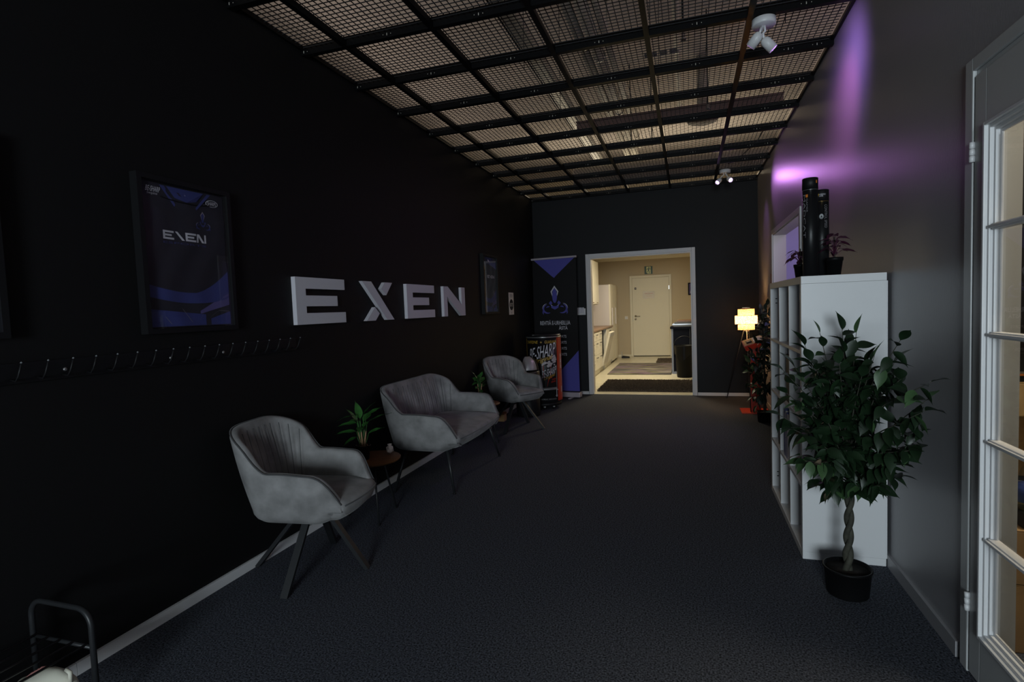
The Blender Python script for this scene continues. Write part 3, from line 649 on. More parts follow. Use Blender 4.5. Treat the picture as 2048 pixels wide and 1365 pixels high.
# framed jerseys: local frame u=y (0..0.5), v=z (0..0.7), depth +x
def jersey(yc, z0, label, variant):
    t = thing('framed_jersey', (XL, yc, z0), label, 'picture', 0, 'framed team shirts on the black wall')
    W_, H_, dp_, fw = 0.505, 0.71, 0.042, 0.022
    mb = MB()
    mb.box(0.0, dp_, 0, fw, 0, H_); mb.box(0.0, dp_, W_ - fw, W_, 0, H_); mb.box(0.0, dp_, fw, W_ - fw, 0, fw); mb.box(0.0, dp_, fw, W_ - fw, H_ - fw, H_)
    mb.build('frame', M['darkplastic'], t)
    B('backing_board', M['banner'], 0.001, 0.006, fw, W_ - fw, fw, H_ - fw, t)
    # rippled shirt
    n, m_ = 60, 70; vs = []; fs = []
    def X(u, v): return 0.016 + 0.0025 * math.sin(u * 38 + 3 * math.sin(v * 9)) + 0.0018 * math.sin(v * 55 + u * 20) * (0.3 + (v > 0.55)) + 0.003 * math.sin(v * 16 + u * 30) * max(0, 0.25 - v) * 4
    a0, a1, b0, b1 = fw + 0.004, W_ - fw - 0.004, fw + 0.004, H_ - fw - 0.006
    for j in range(m_ + 1):
        for i in range(n + 1):
            u = a0 + (a1 - a0) * i / n; v = b0 + (b1 - b0) * j / m_; vs.append((X(u, v), u, v))
    for j in range(m_):
        for i in range(n): fs.append((j * (n + 1) + i, j * (n + 1) + i + 1, (j + 1) * (n + 1) + i + 1, (j + 1) * (n + 1) + i))
    sh = MB().add(vs, fs, True).build('shirt', M['jersey'], t)
    f = lambda u, v: (X(u, v) + 0.0012, u, v)
    f2 = lambda u, v: (X(u, v) + 0.0020, u, v)
    def curve(top, bot, m, nm, u0=a0, u1=a1, ff=f):
        mb = MB(); k = 40
        for i in range(k):
            ua, ub = u0 + (u1 - u0) * i / k, u0 + (u1 - u0) * (i + 1) / k
            ta, tb, ba, bb = top(ua), top(ub), bot(ua), bot(ub)
            if ta - ba < 1e-4 and tb - bb < 1e-4: continue
            ns = 3
            for q in range(ns):
                mb.add([ff(ua, ba + (ta - ba) * q / ns), ff(ub, bb + (tb - bb) * q / ns), ff(ub, bb + (tb - bb) * (q + 1) / ns), ff(ua, ba + (ta - ba) * (q + 1) / ns)], [(0, 1, 2, 3)])
        mb.build(nm, m, sh)
    curve(lambda u: 0.22 - 0.30 * (u - 0.05) + 0.62 * (u - 0.05) ** 2 * 1.1, lambda u: 0.165 - 0.25 * (u - 0.05) + 0.55 * (u - 0.05) ** 2, M['blue'], 'print')
    curve(lambda u: 0.16 + 0.9 * max(0, u - 0.22) ** 2 * 2 + 0.02, lambda u: 0.145 + 0.5 * max(0, u - 0.22) ** 2 * 2, M['blue'], 'print', 0.22)
    curve(lambda u: 0.115 - 0.1 * u, lambda u: 0.03, M['blue'], 'print', a0, 0.33)
    curve(lambda u: 0.10 + 0.5 * (u - 0.3), lambda u: 0.085 + 0.25 * (u - 0.3), M['blue2'], 'print', 0.30)
    curve(lambda u: 0.06 + 0.3 * (u - 0.36), lambda u: 0.03, M['blue'], 'print', 0.36)
    mb = MB()
    for (ua, va, ub, vb) in [(0.25, 0.045, 0.20, 0.11), (0.29, 0.05, 0.33, 0.11), (0.06, 0.05, 0.10, 0.09), (0.36, 0.07, 0.41, 0.10), (0.41, 0.10, 0.47, 0.095), (0.14, 0.04, 0.11, 0.075)]:
        for q in range(4):
            u0_, v0_, u1_, v1_ = ua + (ub - ua) * q / 4, va + (vb - va) * q / 4, ua + (ub - ua) * (q + 1) / 4, va + (vb - va) * (q + 1) / 4
            mb.add([f2(u0_, v0_), f2(u1_, v1_), f2(u1_ + 0.0015, v1_ + 0.0015), f2(u0_ + 0.0015, v0_ + 0.0015)], [(0, 1, 2, 3)])
    mb.build('print_line', M['greyprint'], sh)
    # collar shapes
    MB().add([f(u, v) for u, v in [(0.16, 0.678), (0.36, 0.678), (0.32, 0.63), (0.26, 0.618), (0.20, 0.63)]], [(0, 1, 2, 3, 4)]).build('collar', M['blue'], sh)
    MB().add([f(u, v) for u, v in [(0.125, 0.678), (0.15, 0.678), (0.205, 0.60), (0.20, 0.59)]], [(0, 1, 2, 3)]).add([f(u, v) for u, v in [(0.38, 0.678), (0.40, 0.678), (0.315, 0.59), (0.31, 0.60)]], [(0, 1, 2, 3)]).build('collar_edge', M['blue'], sh)
    MB().tube([f2(u, 0.625 - 0.012 * math.sin((u - 0.13) / 0.27 * PI)) for u in [0.13 + 0.27 * k / 16 for k in range(17)]], 0.003, 6).build('collar_roll', M['darkplastic'], sh)
    # wordmark: E slash E N
    def wm(u0, u1, v0, v1, ff, m):
        mb = MB(); wdt = u1 - u0; hh = v1 - v0
        def rect(a, b, c, d): 
            k = 4
            for q in range(k):
                aa, bb = a + (b - a) * q / k, a + (b - a) * (q + 1) / k
                mb.add([ff(u0 + aa * wdt, v0 + c * hh), ff(u0 + bb * wdt, v0 + c * hh), ff(u0 + bb * wdt, v0 + d * hh), ff(u0 + aa * wdt, v0 + d * hh)], [(0, 1, 2, 3)])
        for e in (0.0, 0.50):
            rect(e, e + 0.045, 0, 1); rect(e + 0.045, e + 0.25, 0.78, 1); rect(e + 0.045, e + 0.20, 0.39, 0.61); rect(e + 0.045, e + 0.25, 0, 0.22)
        P_ = lambda a, b: ff(u0 + a * wdt, v0 + b * hh)
        mb.add([P_(0.28, 1), P_(0.335, 1), P_(0.48, 0), P_(0.42, 0)], [(0, 1, 2, 3)])
        mb.add([P_(0.77, 0), P_(0.81, 0), P_(0.81, 1), P_(0.77, 1)], [(0, 1, 2, 3)])
        mb.add([P_(0.77, 1), P_(0.83, 1), P_(0.96, 0), P_(0.90, 0)], [(0, 1, 2, 3)])
        mb.add([P_(0.96, 0), P_(1.0, 0), P_(1.0, 1), P_(0.96, 1)], [(0, 1, 2, 3)])
        mb.build('wordmark', m, sh)
    if variant == 0:
        wm(0.125, 0.362, 0.434, 0.474, f2, M['printwhite'])
        text('lettering', 'ESPORTS', M['blue'], sh, f2, 0.125, 0.36, 0.415, 0.424, 0.0)
        ep = bpy.data.objects.new('shirt_emblem', None); COL.objects.link(ep); ep.parent = t
        emblem(ep, lambda u, v: f2(0.350 + 0.078 * u, 0.545 + 0.085 * v), M['silver'], M['blue'])
        text('lettering', 'BE-SHARP', M['printwhite'], sh, f2, 0.055, 0.125, 0.640, 0.664, 0.01, 0.15)
        text('lettering', 'Energydrink', M['printwhite'], sh, f2, 0.062, 0.112, 0.625, 0.637, 0.0, 0.2)
        o = text('lettering', 'SHARPS', M['printwhite'], sh, f2, 0.385, 0.435, 0.628, 0.646, 0.0, -0.1)
        MB().tube([f2(0.41 + 0.034 * math.cos(a), 0.637 + 0.016 * math.sin(a)) for a in [2 * PI * k / 20 for k in range(21)]], 0.0012, 4).build('oval_outline', M['printwhite'], sh)
        text('lettering', 'BE', M['printwhite'], sh, f2, 0.253, 0.268, 0.648, 0.672, 0.0)
        MB().tube([f2(0.36, 0.625), f2(0.385, 0.629)], 0.002, 6).build('pin', M['chrome'], sh)
    else:
        wm(0.19, 0.42, 0.434, 0.468, f2, M['printwhite'])
        MB().add([f2(u, v) for u, v in [(0.20, 0.655), (0.27, 0.655), (0.25, 0.63), (0.215, 0.63)]], [(0, 1, 2, 3)]).build('collar_patch', M['printwhite'], sh)
        ep = bpy.data.objects.new('shirt_emblem', None); COL.objects.link(ep); ep.parent = t
        emblem(ep, lambda u, v: f2(0.40 + 0.12 * u, 0.19 + 0.2 * v), M['greyprint'], M['blue2'])
    B('cover_glass', M['glass'], dp_ - 0.010, dp_ - 0.008, fw, W_ - fw, fw, H_ - fw, t)
    return t
jersey(1.778, 1.310, 'framed dark blue team shirt left of the large wall letters', 0)
jersey(0.765, 1.325, 'framed shirt cut off by the left edge of the photograph', 0)
jersey(5.955, 1.312, 'small-looking framed team shirt right of the letter N, near the corner', 1)
# paper strip
ps = thing('wall_poster', (XL, 6.975, 1.285), 'narrow white paper with a dark oval print near the corner', 'poster')
B('sheet', M['paper'], 0.0005, 0.003, 0, 0.205, 0, 0.30, ps)
fp = lambda u, v: (0.004, u, v)
MB().flat([(0.10 + 0.085 * math.cos(2 * PI * k / 20), 0.135 + 0.075 * math.sin(2 * PI * k / 20)) for k in range(20)], fp).build('print_shape', M['darkplastic'], ps)
text('lettering', 'BOYS', M['paper'], ps, lambda u, v: (0.005, u, v), 0.04, 0.16, 0.11, 0.16, 0.01)
text('lettering', 'FRESH', M['greyprint'], ps, fp, 0.04, 0.16, 0.235, 0.28, 0.01); text('lettering', 'X', M['darkplastic'], ps, fp, 0.085, 0.115, 0.015, 0.04, 0.01)

# coat rack
cr = thing('coat_rack', (XL, 0.9, 1.16), 'long black coat rail with pointed hooks below the framed shirt', 'coat rack')
B('rail', M['darkplastic'], 0.0005, 0.014, 0, 1.85, 0, 0.075, cr, 0.003)
yk = 0.115
while yk < 1.84:
    h = MB().tube([(0.014, yk, 0.018), (0.045, yk, 0.012), (0.060, yk, 0.030), (0.075, yk + 0.004, 0.076)], 0.0035, 6)
    ho = h.build('hook', M['darkplastic'], cr); MB().lathe([(0, -0.004), (0.0045, 0), (0, 0.005)], (0.075, yk + 0.004, 0.078), 8).build('tip', M['laptopgrey'], ho)
    yk += 0.0848
for yk in (0.55, 1.0, 1.30):
    MB().lathe([(0, 0), (0.008, 0), (0.006, 0.004), (0, 0.005)], n=10, mtx=Matrix.Translation((0.014, yk, 0.035)) @ Matrix.Rotation(PI / 2, 4, 'Y')).build('screw', M['silver'], cr)

# ================================================================ TUB SEATS
def tub_path(a, b, r, tip=0.05, n_arc=14, step=0.006):
    pts = []
    L = []
    # from front at +x back along -y side
    def line(p, q):
        d = math.dist(p, q); k = max(1, int(d / step))
        for i in range(k): L.append((p[0] + (q[0] - p[0]) * i / k, p[1] + (q[1] - p[1]) * i / k))
    line((b, -a), (-b + r, -a))
    k = max(4, int(r * PI / 2 / step))
    for i in range(k):
        t = PI / 2 * i / k; L.append((-b + r - r * math.sin(t), -a + r - r * math.cos(t)))
    line((-b, -a + r), (-b, a - r))
    for i in range(k):
        t = PI / 2 * i / k; L.append((-b + r - r * math.cos(t), a - r + r * math.sin(t)))
    line((-b + r, a), (b, a)); L.append((b, a))
    return L
def tub_seat(root, a, b, r, Hb, Ha, chan, seat_z=0.455, lean_b=0.30, lean_s=0.16, cw=0.055):
    L = tub_path(a, b, r); n = len(L)
    s = [0.0]
    for i in range(1, n): s.append(s[-1] + math.dist(L[i], L[i - 1]))
    T = s[-1]; side = 2 * b - r
    nor = []
    for i in range(n):
        p, q = L[max(0, i - 1)], L[min(n - 1, i + 1)]; d = (q[0] - p[0], q[1] - p[1]); l = math.hypot(*d); nor.append((d[1] / l, -d[0] / l))
    nor = [(-x, -y) for x, y in nor]
    # outward check
    if nor[0][1] > 0: nor = [(-x, -y) for x, y in nor]
    Zb = seat_z - 0.05; th = 0.046
    def rim(l):
        l = min(l, T - l)
        z = seat_z - 0.035 + (Ha - 0.01 - seat_z + 0.035) * math.sin(PI / 2 * smooth(-0.03, 0.17, l) ** 0.85) + 0.01 * smooth(0.1, 0.3, l)
        q_ = max(0, min(1, (l - side + 0.02) / 0.28)); z += (Hb - Ha) * (1 - (1 - q_) ** 2.4) * (0.35 + 0.65 * smooth(0, 0.35, q_))
        return z
    vs = []; cols = 0
    back0 = side + r * 0.35; back1 = T - side - r * 0.35
    for i in range(n):
        Hh = rim(s[i]); l = min(s[i], T - s[i])
        kb = smooth(side - 0.12, side + r * 1.2, l); lean = lean_s + (lean_b - lean_s) * kb
        tipin = 0.05 * (1 - smooth(0, 0.16, l))
        g = 0
        if back0 <= s[i] <= back1:
            ph = (s[i] - back0) / cw; dd = abs(ph - round(ph)) * cw; g = 0.010 * math.exp(-(dd / 0.006) ** 2) - 0.004 * math.cos(2 * PI * ph)
        prof = []
        for q in range(5):
            t = q / 5 * PI / 2; prof.append((-0.085 + 0.085 * math.sin(t), Zb - 0.068 * math.cos(t) + 0.0))
        zt = Hh - th / 2
        m = 10
        for q in range(m + 1):
            z = Zb + (zt - Zb) * q / m; prof.append((lean * (z - Zb) + 0.006 * math.sin(PI * q / m), z))
        oc = lean * (zt - Zb) - th / 2
        for q in range(1, 7):
            t = PI * q / 7; prof.append((oc + th / 2 * math.cos(t), zt + th / 2 * math.sin(t)))
        for q in range(m + 1):
            z = zt - (zt - Zb) * q / m
            fade = smooth(0.0, 0.25, q / m) 
            prof.append((lean * (z - Zb) - th + g * fade - 0.012 * math.sin(PI * q / m) * kb, z))
        cols = len(prof)
        for jp, (o, z) in enumerate(prof):
            o -= tipin
            if jp < 5: z += 0.035 * (1 - smooth(0, 0.14, l))
            vs.append((L[i][0] + nor[i][0] * o, L[i][1] + nor[i][1] * o, z))
    fs = []
    for i in range(n - 1):
        for j in range(cols - 1): fs.append((i * cols + j, (i + 1) * cols + j, (i + 1) * cols + j + 1, i * cols + j + 1))
    fs.append(tuple(range(cols))); fs.append(tuple((n - 1) * cols + j for j in range(cols - 1, -1, -1)))
    shell = MB().add(vs, fs, True).build('shell', M['velvet'], root)
    # dark stitched seams between the channels
    st_ = MB(); kk_ = 0
    while True:
        sl_ = back0 + kk_ * cw; kk_ += 1
        if sl_ > back1 + 1e-6: break
        i = min(range(n), key=lambda q: abs(s[q] - sl_)); Hh = rim(s[i]); l = min(s[i], T - s[i]); kb = smooth(side - 0.12, side + r * 1.2, l); lean = lean_s + (lean_b - lean_s) * kb
        zt = Hh - th / 2; pt = []
        for q in range(9):
            f_ = 0.03 + 0.90 * q / 8; z = zt - (zt - Zb) * f_; o = lean * (z - Zb) - th + (0.010 - 0.004) * smooth(0.0, 0.25, f_) - 0.012 * math.sin(PI * f_) * kb - 0.0005
            pt.append((L[i][0] + nor[i][0] * o, L[i][1] + nor[i][1] * o, z))
        MB().tube(pt, 0.0022, 5).build('stitching', M['piping'], shell)
    # piping along the rim
    pp = []
    for i in range(0, n, 3):
        Hh = rim(s[i]); l = min(s[i], T - s[i]); kb = smooth(side - 0.12, side + r * 1.2, l); lean = lean_s + (lean_b - lean_s) * kb
        zt = Hh - th / 2; o = lean * (zt - Zb) - th * 0.06 - 0.05 * (1 - smooth(0, 0.16, l)); pp.append((L[i][0] + nor[i][0] * o, L[i][1] + nor[i][1] * o, zt + th * 0.44))
    MB().tube(pp, 0.0038, 6).build('piping', M['piping'], shell)
    # seams at the sides
    # seat cushion
    ring = []
    st = 6
    for i in range(0, n, st):
        o = -th - 0.002 - (0.05 * (1 - smooth(0, 0.16, min(s[i], T - s[i]))) - 0.048); o = min(o, -0.012)
        ring.append((L[i][0] + nor[i][0] * o, L[i][1] + nor[i][1] * o))
    # front edge bulging forward
    y0, y1 = ring[-1][1], ring[0][1]; xf = b
    m = 22
    fr = []
    for q in range(1, m):
        t = q / m; fr.append((xf + 0.034 * math.sin(PI * t) ** 0.6, y0 + (y1 - y0) * t))
    ring += fr
    cx = 0.0
    prof = [(0.68, seat_z - 0.108), (0.83, seat_z - 0.098), (0.93, seat_z - 0.072), (1.0, seat_z - 0.035), (0.997, seat_z - 0.012), (0.975, seat_z + 0.003), (0.92, seat_z + 0.012), (0.7, seat_z + 0.022), (0.4, seat_z + 0.026), (0.1, seat_z + 0.027)]
    vs = []; fs = []; k = len(ring)
    for sc_, z in prof:
        for x, y in ring:
            ix = sc_ if sc_ > 0.9 else sc_
            vs.append((x * ix, y * ix, z))
    for j in range(len(prof) - 1):
        for i in range(k): fs.append((j * k + i, j * k + (i + 1) % k, (j + 1) * k + (i + 1) % k, (j + 1) * k + i))
    fs.append(tuple(range(k - 1, -1, -1))); fs.append(tuple((len(prof) - 1) * k + i for i in range(k)))
    seat = MB().add(vs, fs, True).build('seat', M['velvet'], root)
    MB().tube([(x * 1.0, y * 1.0, seat_z - 0.018) for x, y in [ring[-1 - q] for q in range(len(fr) + 1)]][::-1], 0.0045, 6).build('piping', M['piping'], seat)
    return shell

def armchair(loc, rz, label, feet, off=(0, 0)):
    t = thing('armchair', loc, label, 'armchair', rz, 'grey velvet tub armchairs')
    tub_seat(t, 0.238, 0.265, 0.155, 0.815, 0.605, 9, 0.445, 0.22, 0.12, 0.046)
    inv = Matrix.Rotation(-rz, 4, 'Z')
    for ang in feet:
        fx, fy = 0.315 * math.cos(ang - rz), 0.315 * math.sin(ang - rz)
        w_ = Matrix.Rotation(-rz, 2) @ Vector(off)
        MB().bar((fx * 0.22, fy * 0.22, 0.335), (fx + w_.x, fy + w_.y, 0.0), 0.036, 0.020, side=(-fy, fx, 0)).build('leg', M['legblack'], t)
    MB().lathe([(0, 0.315), (0.10, 0.315), (0.10, 0.325), (0.045, 0.33), (0.045, 0.345), (0, 0.345)], n=24).build('swivel_plate', M['legblack'], t)
    return t
armchair((-1.915, 2.365, 0), R(7), 'grey velvet armchair nearest the camera, left of the plant table', [R(189), R(-75), R(104), R(12.6)], (-0.055, 0.018))
armchair((-1.885, 5.85, 0), R(-32), 'farther grey velvet armchair in front of the can-shaped cooler', [R(3), R(-98), R(82), R(180)])
# two seat sofa
sf = thing('loveseat', (-1.92, 4.09, 0), 'two-seat grey velvet sofa under the letters X and E', 'sofa')
tub_seat(sf, 0.52, 0.285, 0.15, 0.80, 0.61, 16, 0.432, 0.20, 0.10, 0.078)
for (tx, ty, fx, fy) in [(0.18, -0.42, 0.235, -0.445), (0.18, 0.47, 0.225, 0.60), (-0.16, -0.42, -0.235, -0.50), (-0.16, 0.47, -0.235, 0.57)]:
    lg = MB().tube([(tx, ty, 0.325), (fx, fy, 0.006)], 0.012, 10, taper=[0.015, 0.009]).build('leg', M['legblack'], sf)
    MB().lathe([(0, 0), (0.013, 0), (0.013, 0.008), (0, 0.010)], (fx, fy, 0), 10).build('foot_glide', M['darkplastic'], lg)
mb = MB(); mb.box(-0.18, 0.19, -0.44, -0.41, 0.318, 0.33); mb.box(-0.18, 0.19, 0.46, 0.49, 0.318, 0.33); mb.build('seat_frame', M['legblack'], sf)

# ---- side tables and their plants
def side_table(loc, label, a0):
    t = thing('side_table', loc, label, 'table', 0, 'small round wooden side tables')
    MB().lathe([(0, 0.382), (0.175, 0.382), (0.188, 0.390), (0.190, 0.398), (0.186, 0.402), (0, 0.402)], n=48).build('tabletop', M['oak'], t)
    for k in range(3):
        a = a0 + k * 2 * PI / 3
        MB().tube([(0.085 * math.cos(a), 0.085 * math.sin(a), 0.380), (0.185 * math.cos(a), 0.185 * math.sin(a), 0.0)], 0.007, 8).build('leg', M['legblack'], t)
    mb = MB(); 
    for k in range(3):
        a = a0 + k * 2 * PI / 3; mb.bar((0, 0, 0.377), (0.10 * math.cos(a), 0.10 * math.sin(a), 0.377), 0.02, 0.006, side=(0, 0, 1))
    mb.build('bracket', M['legblack'], t)
side_table((-2.035, 3.12, 0), 'round wooden side table between the near armchair and the sofa', R(-50))
side_table((-2.05, 5.20, 0), 'round wooden side table behind the sofa, by the far armchair', R(-10))

def leaf_mesh(name, L_, W_, m, droop=0.25, fold=0.25, wav=0.0, tipy=0.18):
    # along +x, up +z
    n = 8; vs = []; fs = []
    for i in range(n + 1):
        t = i / n
        wd = W_ * (math.sin(PI * min(1, t / (1 - tipy * 0.5)) ** 0.8) ** 0.9 if t < 1 - tipy * 0.5 else 0.0) * 0.5
        if t > 1 - tipy: wd = max(wd, W_ * 0.05 * (1 - t) / tipy)
        if i == 0: wd = W_ * 0.04
        z = -droop * L_ * t * t
        for s in (-1, 0, 1): vs.append((L_ * t, s * wd, z + abs(s) * wd * fold + wav * math.sin(t * 12 + s)))
    for i in range(n):
        for j in (0, 1): fs.append((i * 3 + j, i * 3 + j + 1, (i + 1) * 3 + j + 1, (i + 1) * 3 + j))
    me = bpy.data.meshes.new(name); me.from_pydata(vs, [], fs); me.materials.append(m)
    for p in me.polygons: p.use_smooth = True
    return me
def put(me, name, parent, p, d, roll=0, s=1.0):
    o = bpy.data.objects.new(name, me); COL.objects.link(o); o.parent = parent
    q = Vector(d).to_track_quat('X', 'Z'); o.location = p
    o.rotation_euler = (q.to_matrix() @ Matrix.Rotation(roll, 3, 'X')).to_euler(); o.scale = (s, s, s); return o
def spath(loc, label, sc_, seed, rz=0):
    rnd = random.Random(seed)
    t = thing('potted_plant', loc, label, 'plant', rz, 'green plants on the side tables')
    MB().lathe([(0, 0), (0.036, 0), (0.038, 0.004), (0.048, 0.088), (0.051, 0.088), (0.051, 0.096), (0.046, 0.096), (0.045, 0.08), (0, 0.08)], n=28).build('pot', M['potblack'], t)
    MB().lathe([(0, 0.082), (0.044, 0.080)], n=16).build('soil', M['soil'], t)
    mb = MB()
    for k in range(14):
        a = rnd.uniform(0, 2 * PI); r = rnd.uniform(0.012, 0.045); mb.tube([(r * math.cos(a), r * math.sin(a), 0.083), (r * 1.1 * math.cos(a + .4), r * 1.1 * math.sin(a + .4), 0.098), (r * math.cos(a + .9), r * math.sin(a + .9), 0.086)], 0.0015, 4)
    mo = mb.build('root_moss', M['rootbark'], t); mo['kind'] = 'stuff'
    for k in range(4):
        a = k * 1.7; MB().tube([(0.012 * math.cos(a), 0.012 * math.sin(a), 0.08), (0.018 * math.cos(a), 0.018 * math.sin(a), 0.13), (0.03 * math.cos(a), 0.03 * math.sin(a), 0.19)], 0.007, 7, taper=[0.008, 0.007, 0.003]).build('stem_sheath', M['rootbark'], t)
    le = leaf_mesh('leaf', 0.135 * sc_, 0.052 * sc_, M['leaf2'], 0.18, 0.22, 0.002, 0.25)
    # (azimuth, elevation of leaf, stem height, radius)
    cam_r = R(40)
    spec = [(220, 8, 0.19, 0.035, 1.05), (205, 2, 0.245, 0.03, 1.0), (212, -2, 0.30, 0.03, 0.95), (38, 28, 0.24, 0.035, 1.25), (48, 32, 0.28, 0.03, 1.05), (30, 25, 0.17, 0.04, 0.8), (150, 70, 0.27, 0.02, 1.0), (190, 60, 0.25, 0.03, 0.9), (-60, 5, 0.22, 0.03, 0.9), (-100, 20, 0.26, 0.02, 0.8), (100, 30, 0.25, 0.02, 1.0), (250, -12, 0.16, 0.04, 0.9), (330, 40, 0.22, 0.02, 0.75), (20, 55, 0.30, 0.015, 0.8)]
    for az, el, hz, rr, ls_ in spec:
        a = R(az + rnd.uniform(-8, 8)); e = R(el); p = Vector((rr * math.cos(a), rr * math.sin(a), hz * sc_))
        MB().tube([(0.008 * math.cos(a), 0.008 * math.sin(a), 0.09), (rr * 0.5 * math.cos(a), rr * 0.5 * math.sin(a), hz * 0.6 * sc_), tuple(p)], 0.0022, 5).build('stalk', M['leaf2'], t)
        put(le, 'leaf', t, p, (math.cos(a) * math.cos(e), math.sin(a) * math.cos(e), math.sin(e)), rnd.uniform(-0.3, 0.3), ls_)
spath((-2.07, 3.075, 0.402), 'green leafy plant in a black pot on the near side table', 1.0, 4)
spath((-2.09, 5.26, 0.402), 'green leafy plant in a black pot behind the sofa arm', 0.85, 9, 1.0)
cy = thing('crystal_candle_holder', (-1.965, 3.235, 0.4022), 'small faceted frosted glass holder on the near side table', 'candle holder')
bm = bmesh.new(); bmesh.ops.create_icosphere(bm, subdivisions=1, radius=0.03)
for v in bm.verts: v.co = Vector((v.co.x * 0.95, v.co.y, v.co.z * 1.1 + 0.031)) if v.co.z > -0.015 else Vector((v.co.x * .8, v.co.y * .8, 0.0))
me = bpy.data.meshes.new('body'); bm.to_mesh(me); bm.free(); me.materials.append(M['crystal'])
o = bpy.data.objects.new('body', me); COL.objects.link(o); o.parent = cy
MB().lathe([(0.014, 0.060), (0.016, 0.066), (0.012, 0.066), (0.010, 0.060)], n=12, smooth=False).build('rim', M['crystal'], cy)

# ---- trash can with dome lid
tc_ = thing('dome_bin', (-1.965, 6.60, 0), 'black bin with a silver swing dome behind the far armchair', 'bin')
MB().lathe([(0, 0), (0.150, 0), (0.152, 0.01), (0.152, 0.50), (0, 0.50)], n=40).build('body', M['darkplastic'], tc_)
MB().lathe([(0.152, 0.50), (0.160, 0.505), (0.160, 0.56), (0.150, 0.57), (0, 0.57)], n=40).build('collar', mat('smoky_ring', (0.05, 0.045, 0.035), 0.3), tc_)
MB().lathe([(0.150 * math.cos(a), 0.57 + 0.19 * math.sin(a)) for a in [PI / 2 * k / 12 for k in range(13)]], n=40).build('dome', M['darkplastic'], tc_)
# flap: part of dome facing the camera right
vs = []; fs = []
for i in range(11):
    for j in range(11):
        a = R(-100 + 80 * i / 10); e = R(6 + 66 * j / 10); vs.append((0.1535 * math.cos(e) * math.cos(a), 0.1535 * math.cos(e) * math.sin(a), 0.57 + 0.1935 * math.sin(e)))
for i in range(10):
    for j in range(10): fs.append((i * 11 + j, (i + 1) * 11 + j, (i + 1) * 11 + j + 1, i * 11 + j + 1))
MB().add(vs, fs, True).build('flap', mat('brushed_flap', (0.42, 0.40, 0.42), 0.35, metal=0.5), tc_)
bx = thing('wooden_block', (-2.19, 6.22, 0), 'small orange brown block on the floor behind the far armchair', 'block')
B('body', M['boxcard'], -0.04, 0.04, -0.05, 0.05, 0, 0.10, bx, 0.004); B('lid_strip', M['oak'], -0.042, 0.042, -0.052, 0.052, 0.085, 0.101, bx)

# ---- can shaped cooler
CR = 0.232
cc = thing('can_cooler', (-1.885, 7.17, 0), 'black can-shaped drinks cooler with red side and white lettering', 'cooler')
MB().lathe([(0, 0.09), (CR - 0.02, 0.09), (CR, 0.11), (CR, 0.965), (0, 0.965)], n=64).build('body', M['canblack'], cc)
MB().lathe([(CR - 0.03, 0.045), (CR - 0.012, 0.05), (CR - 0.012, 0.09), (0, 0.09)], n=48).build('base_ring', M['darkplastic'], cc)
MB().lathe([(CR + 0.001, 0.962), (CR + 0.006, 0.966), (CR + 0.006, 0.975), (CR - 0.002, 0.979), (0.1, 0.979)], n=64).build('top_rim', M['silver'], cc)
MB().lathe([(CR + 0.002, 0.979), (CR + 0.004, 0.990), (CR - 0.01, 1.004), (CR - 0.05, 1.006), (CR - 0.06, 0.998), (0, 0.998)], n=64).build('lid', M['canblack'], cc)
for a in (R(-80), R(-35), R(60), R(150)):
    wv = bpy.data.objects.new('caster', None); COL.objects.link(wv); wv.parent = cc; wv.location = (0.17 * math.cos(a), 0.17 * math.sin(a), 0.0)
    MB().lathe([(0, -0.010), (0.022, -0.010), (0.022, 0.010), (0, 0.010)], n=16, mtx=Matrix.Translation((0, 0, 0.022)) @ Matrix.Rotation(PI / 2, 4, 'X')).build('wheel', M['darkplastic'], wv)
    MB().rbox(-0.012, 0.016, -0.014, 0.014, 0.024, 0.046, 0.003).build('fork', M['silver'], wv)
ACAM = math.atan2(-7.17, 1.885)
def fc(lay):
    r = CR + 0.0008 * lay
    def f(u, v):  # u metres along the skin to the right as seen from the room, v height
        a = ACAM + u / CR; return (r * math.cos(a), r * math.sin(a), v)
    return f
def patch(poly_or_rect, m, lay, name):
    u0, u1, v0, v1 = poly_or_rect; mb = MB(); k = max(2, int((u1 - u0) / 0.02)); f = fc(lay)
    for q in range(k):
        a, b = u0 + (u1 - u0) * q / k, u0 + (u1 - u0) * (q + 1) / k; mb.add([f(a, v0), f(b, v0), f(b, v1), f(a, v1)], [(0, 1, 2, 3)])
    return mb.build(name, m, cc)
patch((-0.345, -0.305, 0.12, 0.955), M['yellow'], 1, 'yellow_stripe')
patch((0.190, 0.50, 0.115, 0.960), M['red'], 1, 'red_panel')
text('lettering', 'CAFFEINE', M['yellow'], cc, fc(2), -0.28, -0.082, 0.890, 0.928, 0.0, 0.1, 0, 10)
text('lettering', '+', M['yellow'], cc, fc(2), -0.05, -0.022, 0.893, 0.92, 0.01)
text('lettering', 'GUARANA', M['yellow'], cc, fc(2), 0.01, 0.182, 0.890, 0.928, 0.0, 0.1, 0, 10)
def fskew(lay, k): 
    g = fc(lay); return lambda u, v: g(u, v + k * u)
text('lettering', 'BE-SHARP', M['printwhite'], cc, fskew(4, 0.23), -0.222, 0.150, 0.704, 0.868, 0.0, 0.12, 0, 24)
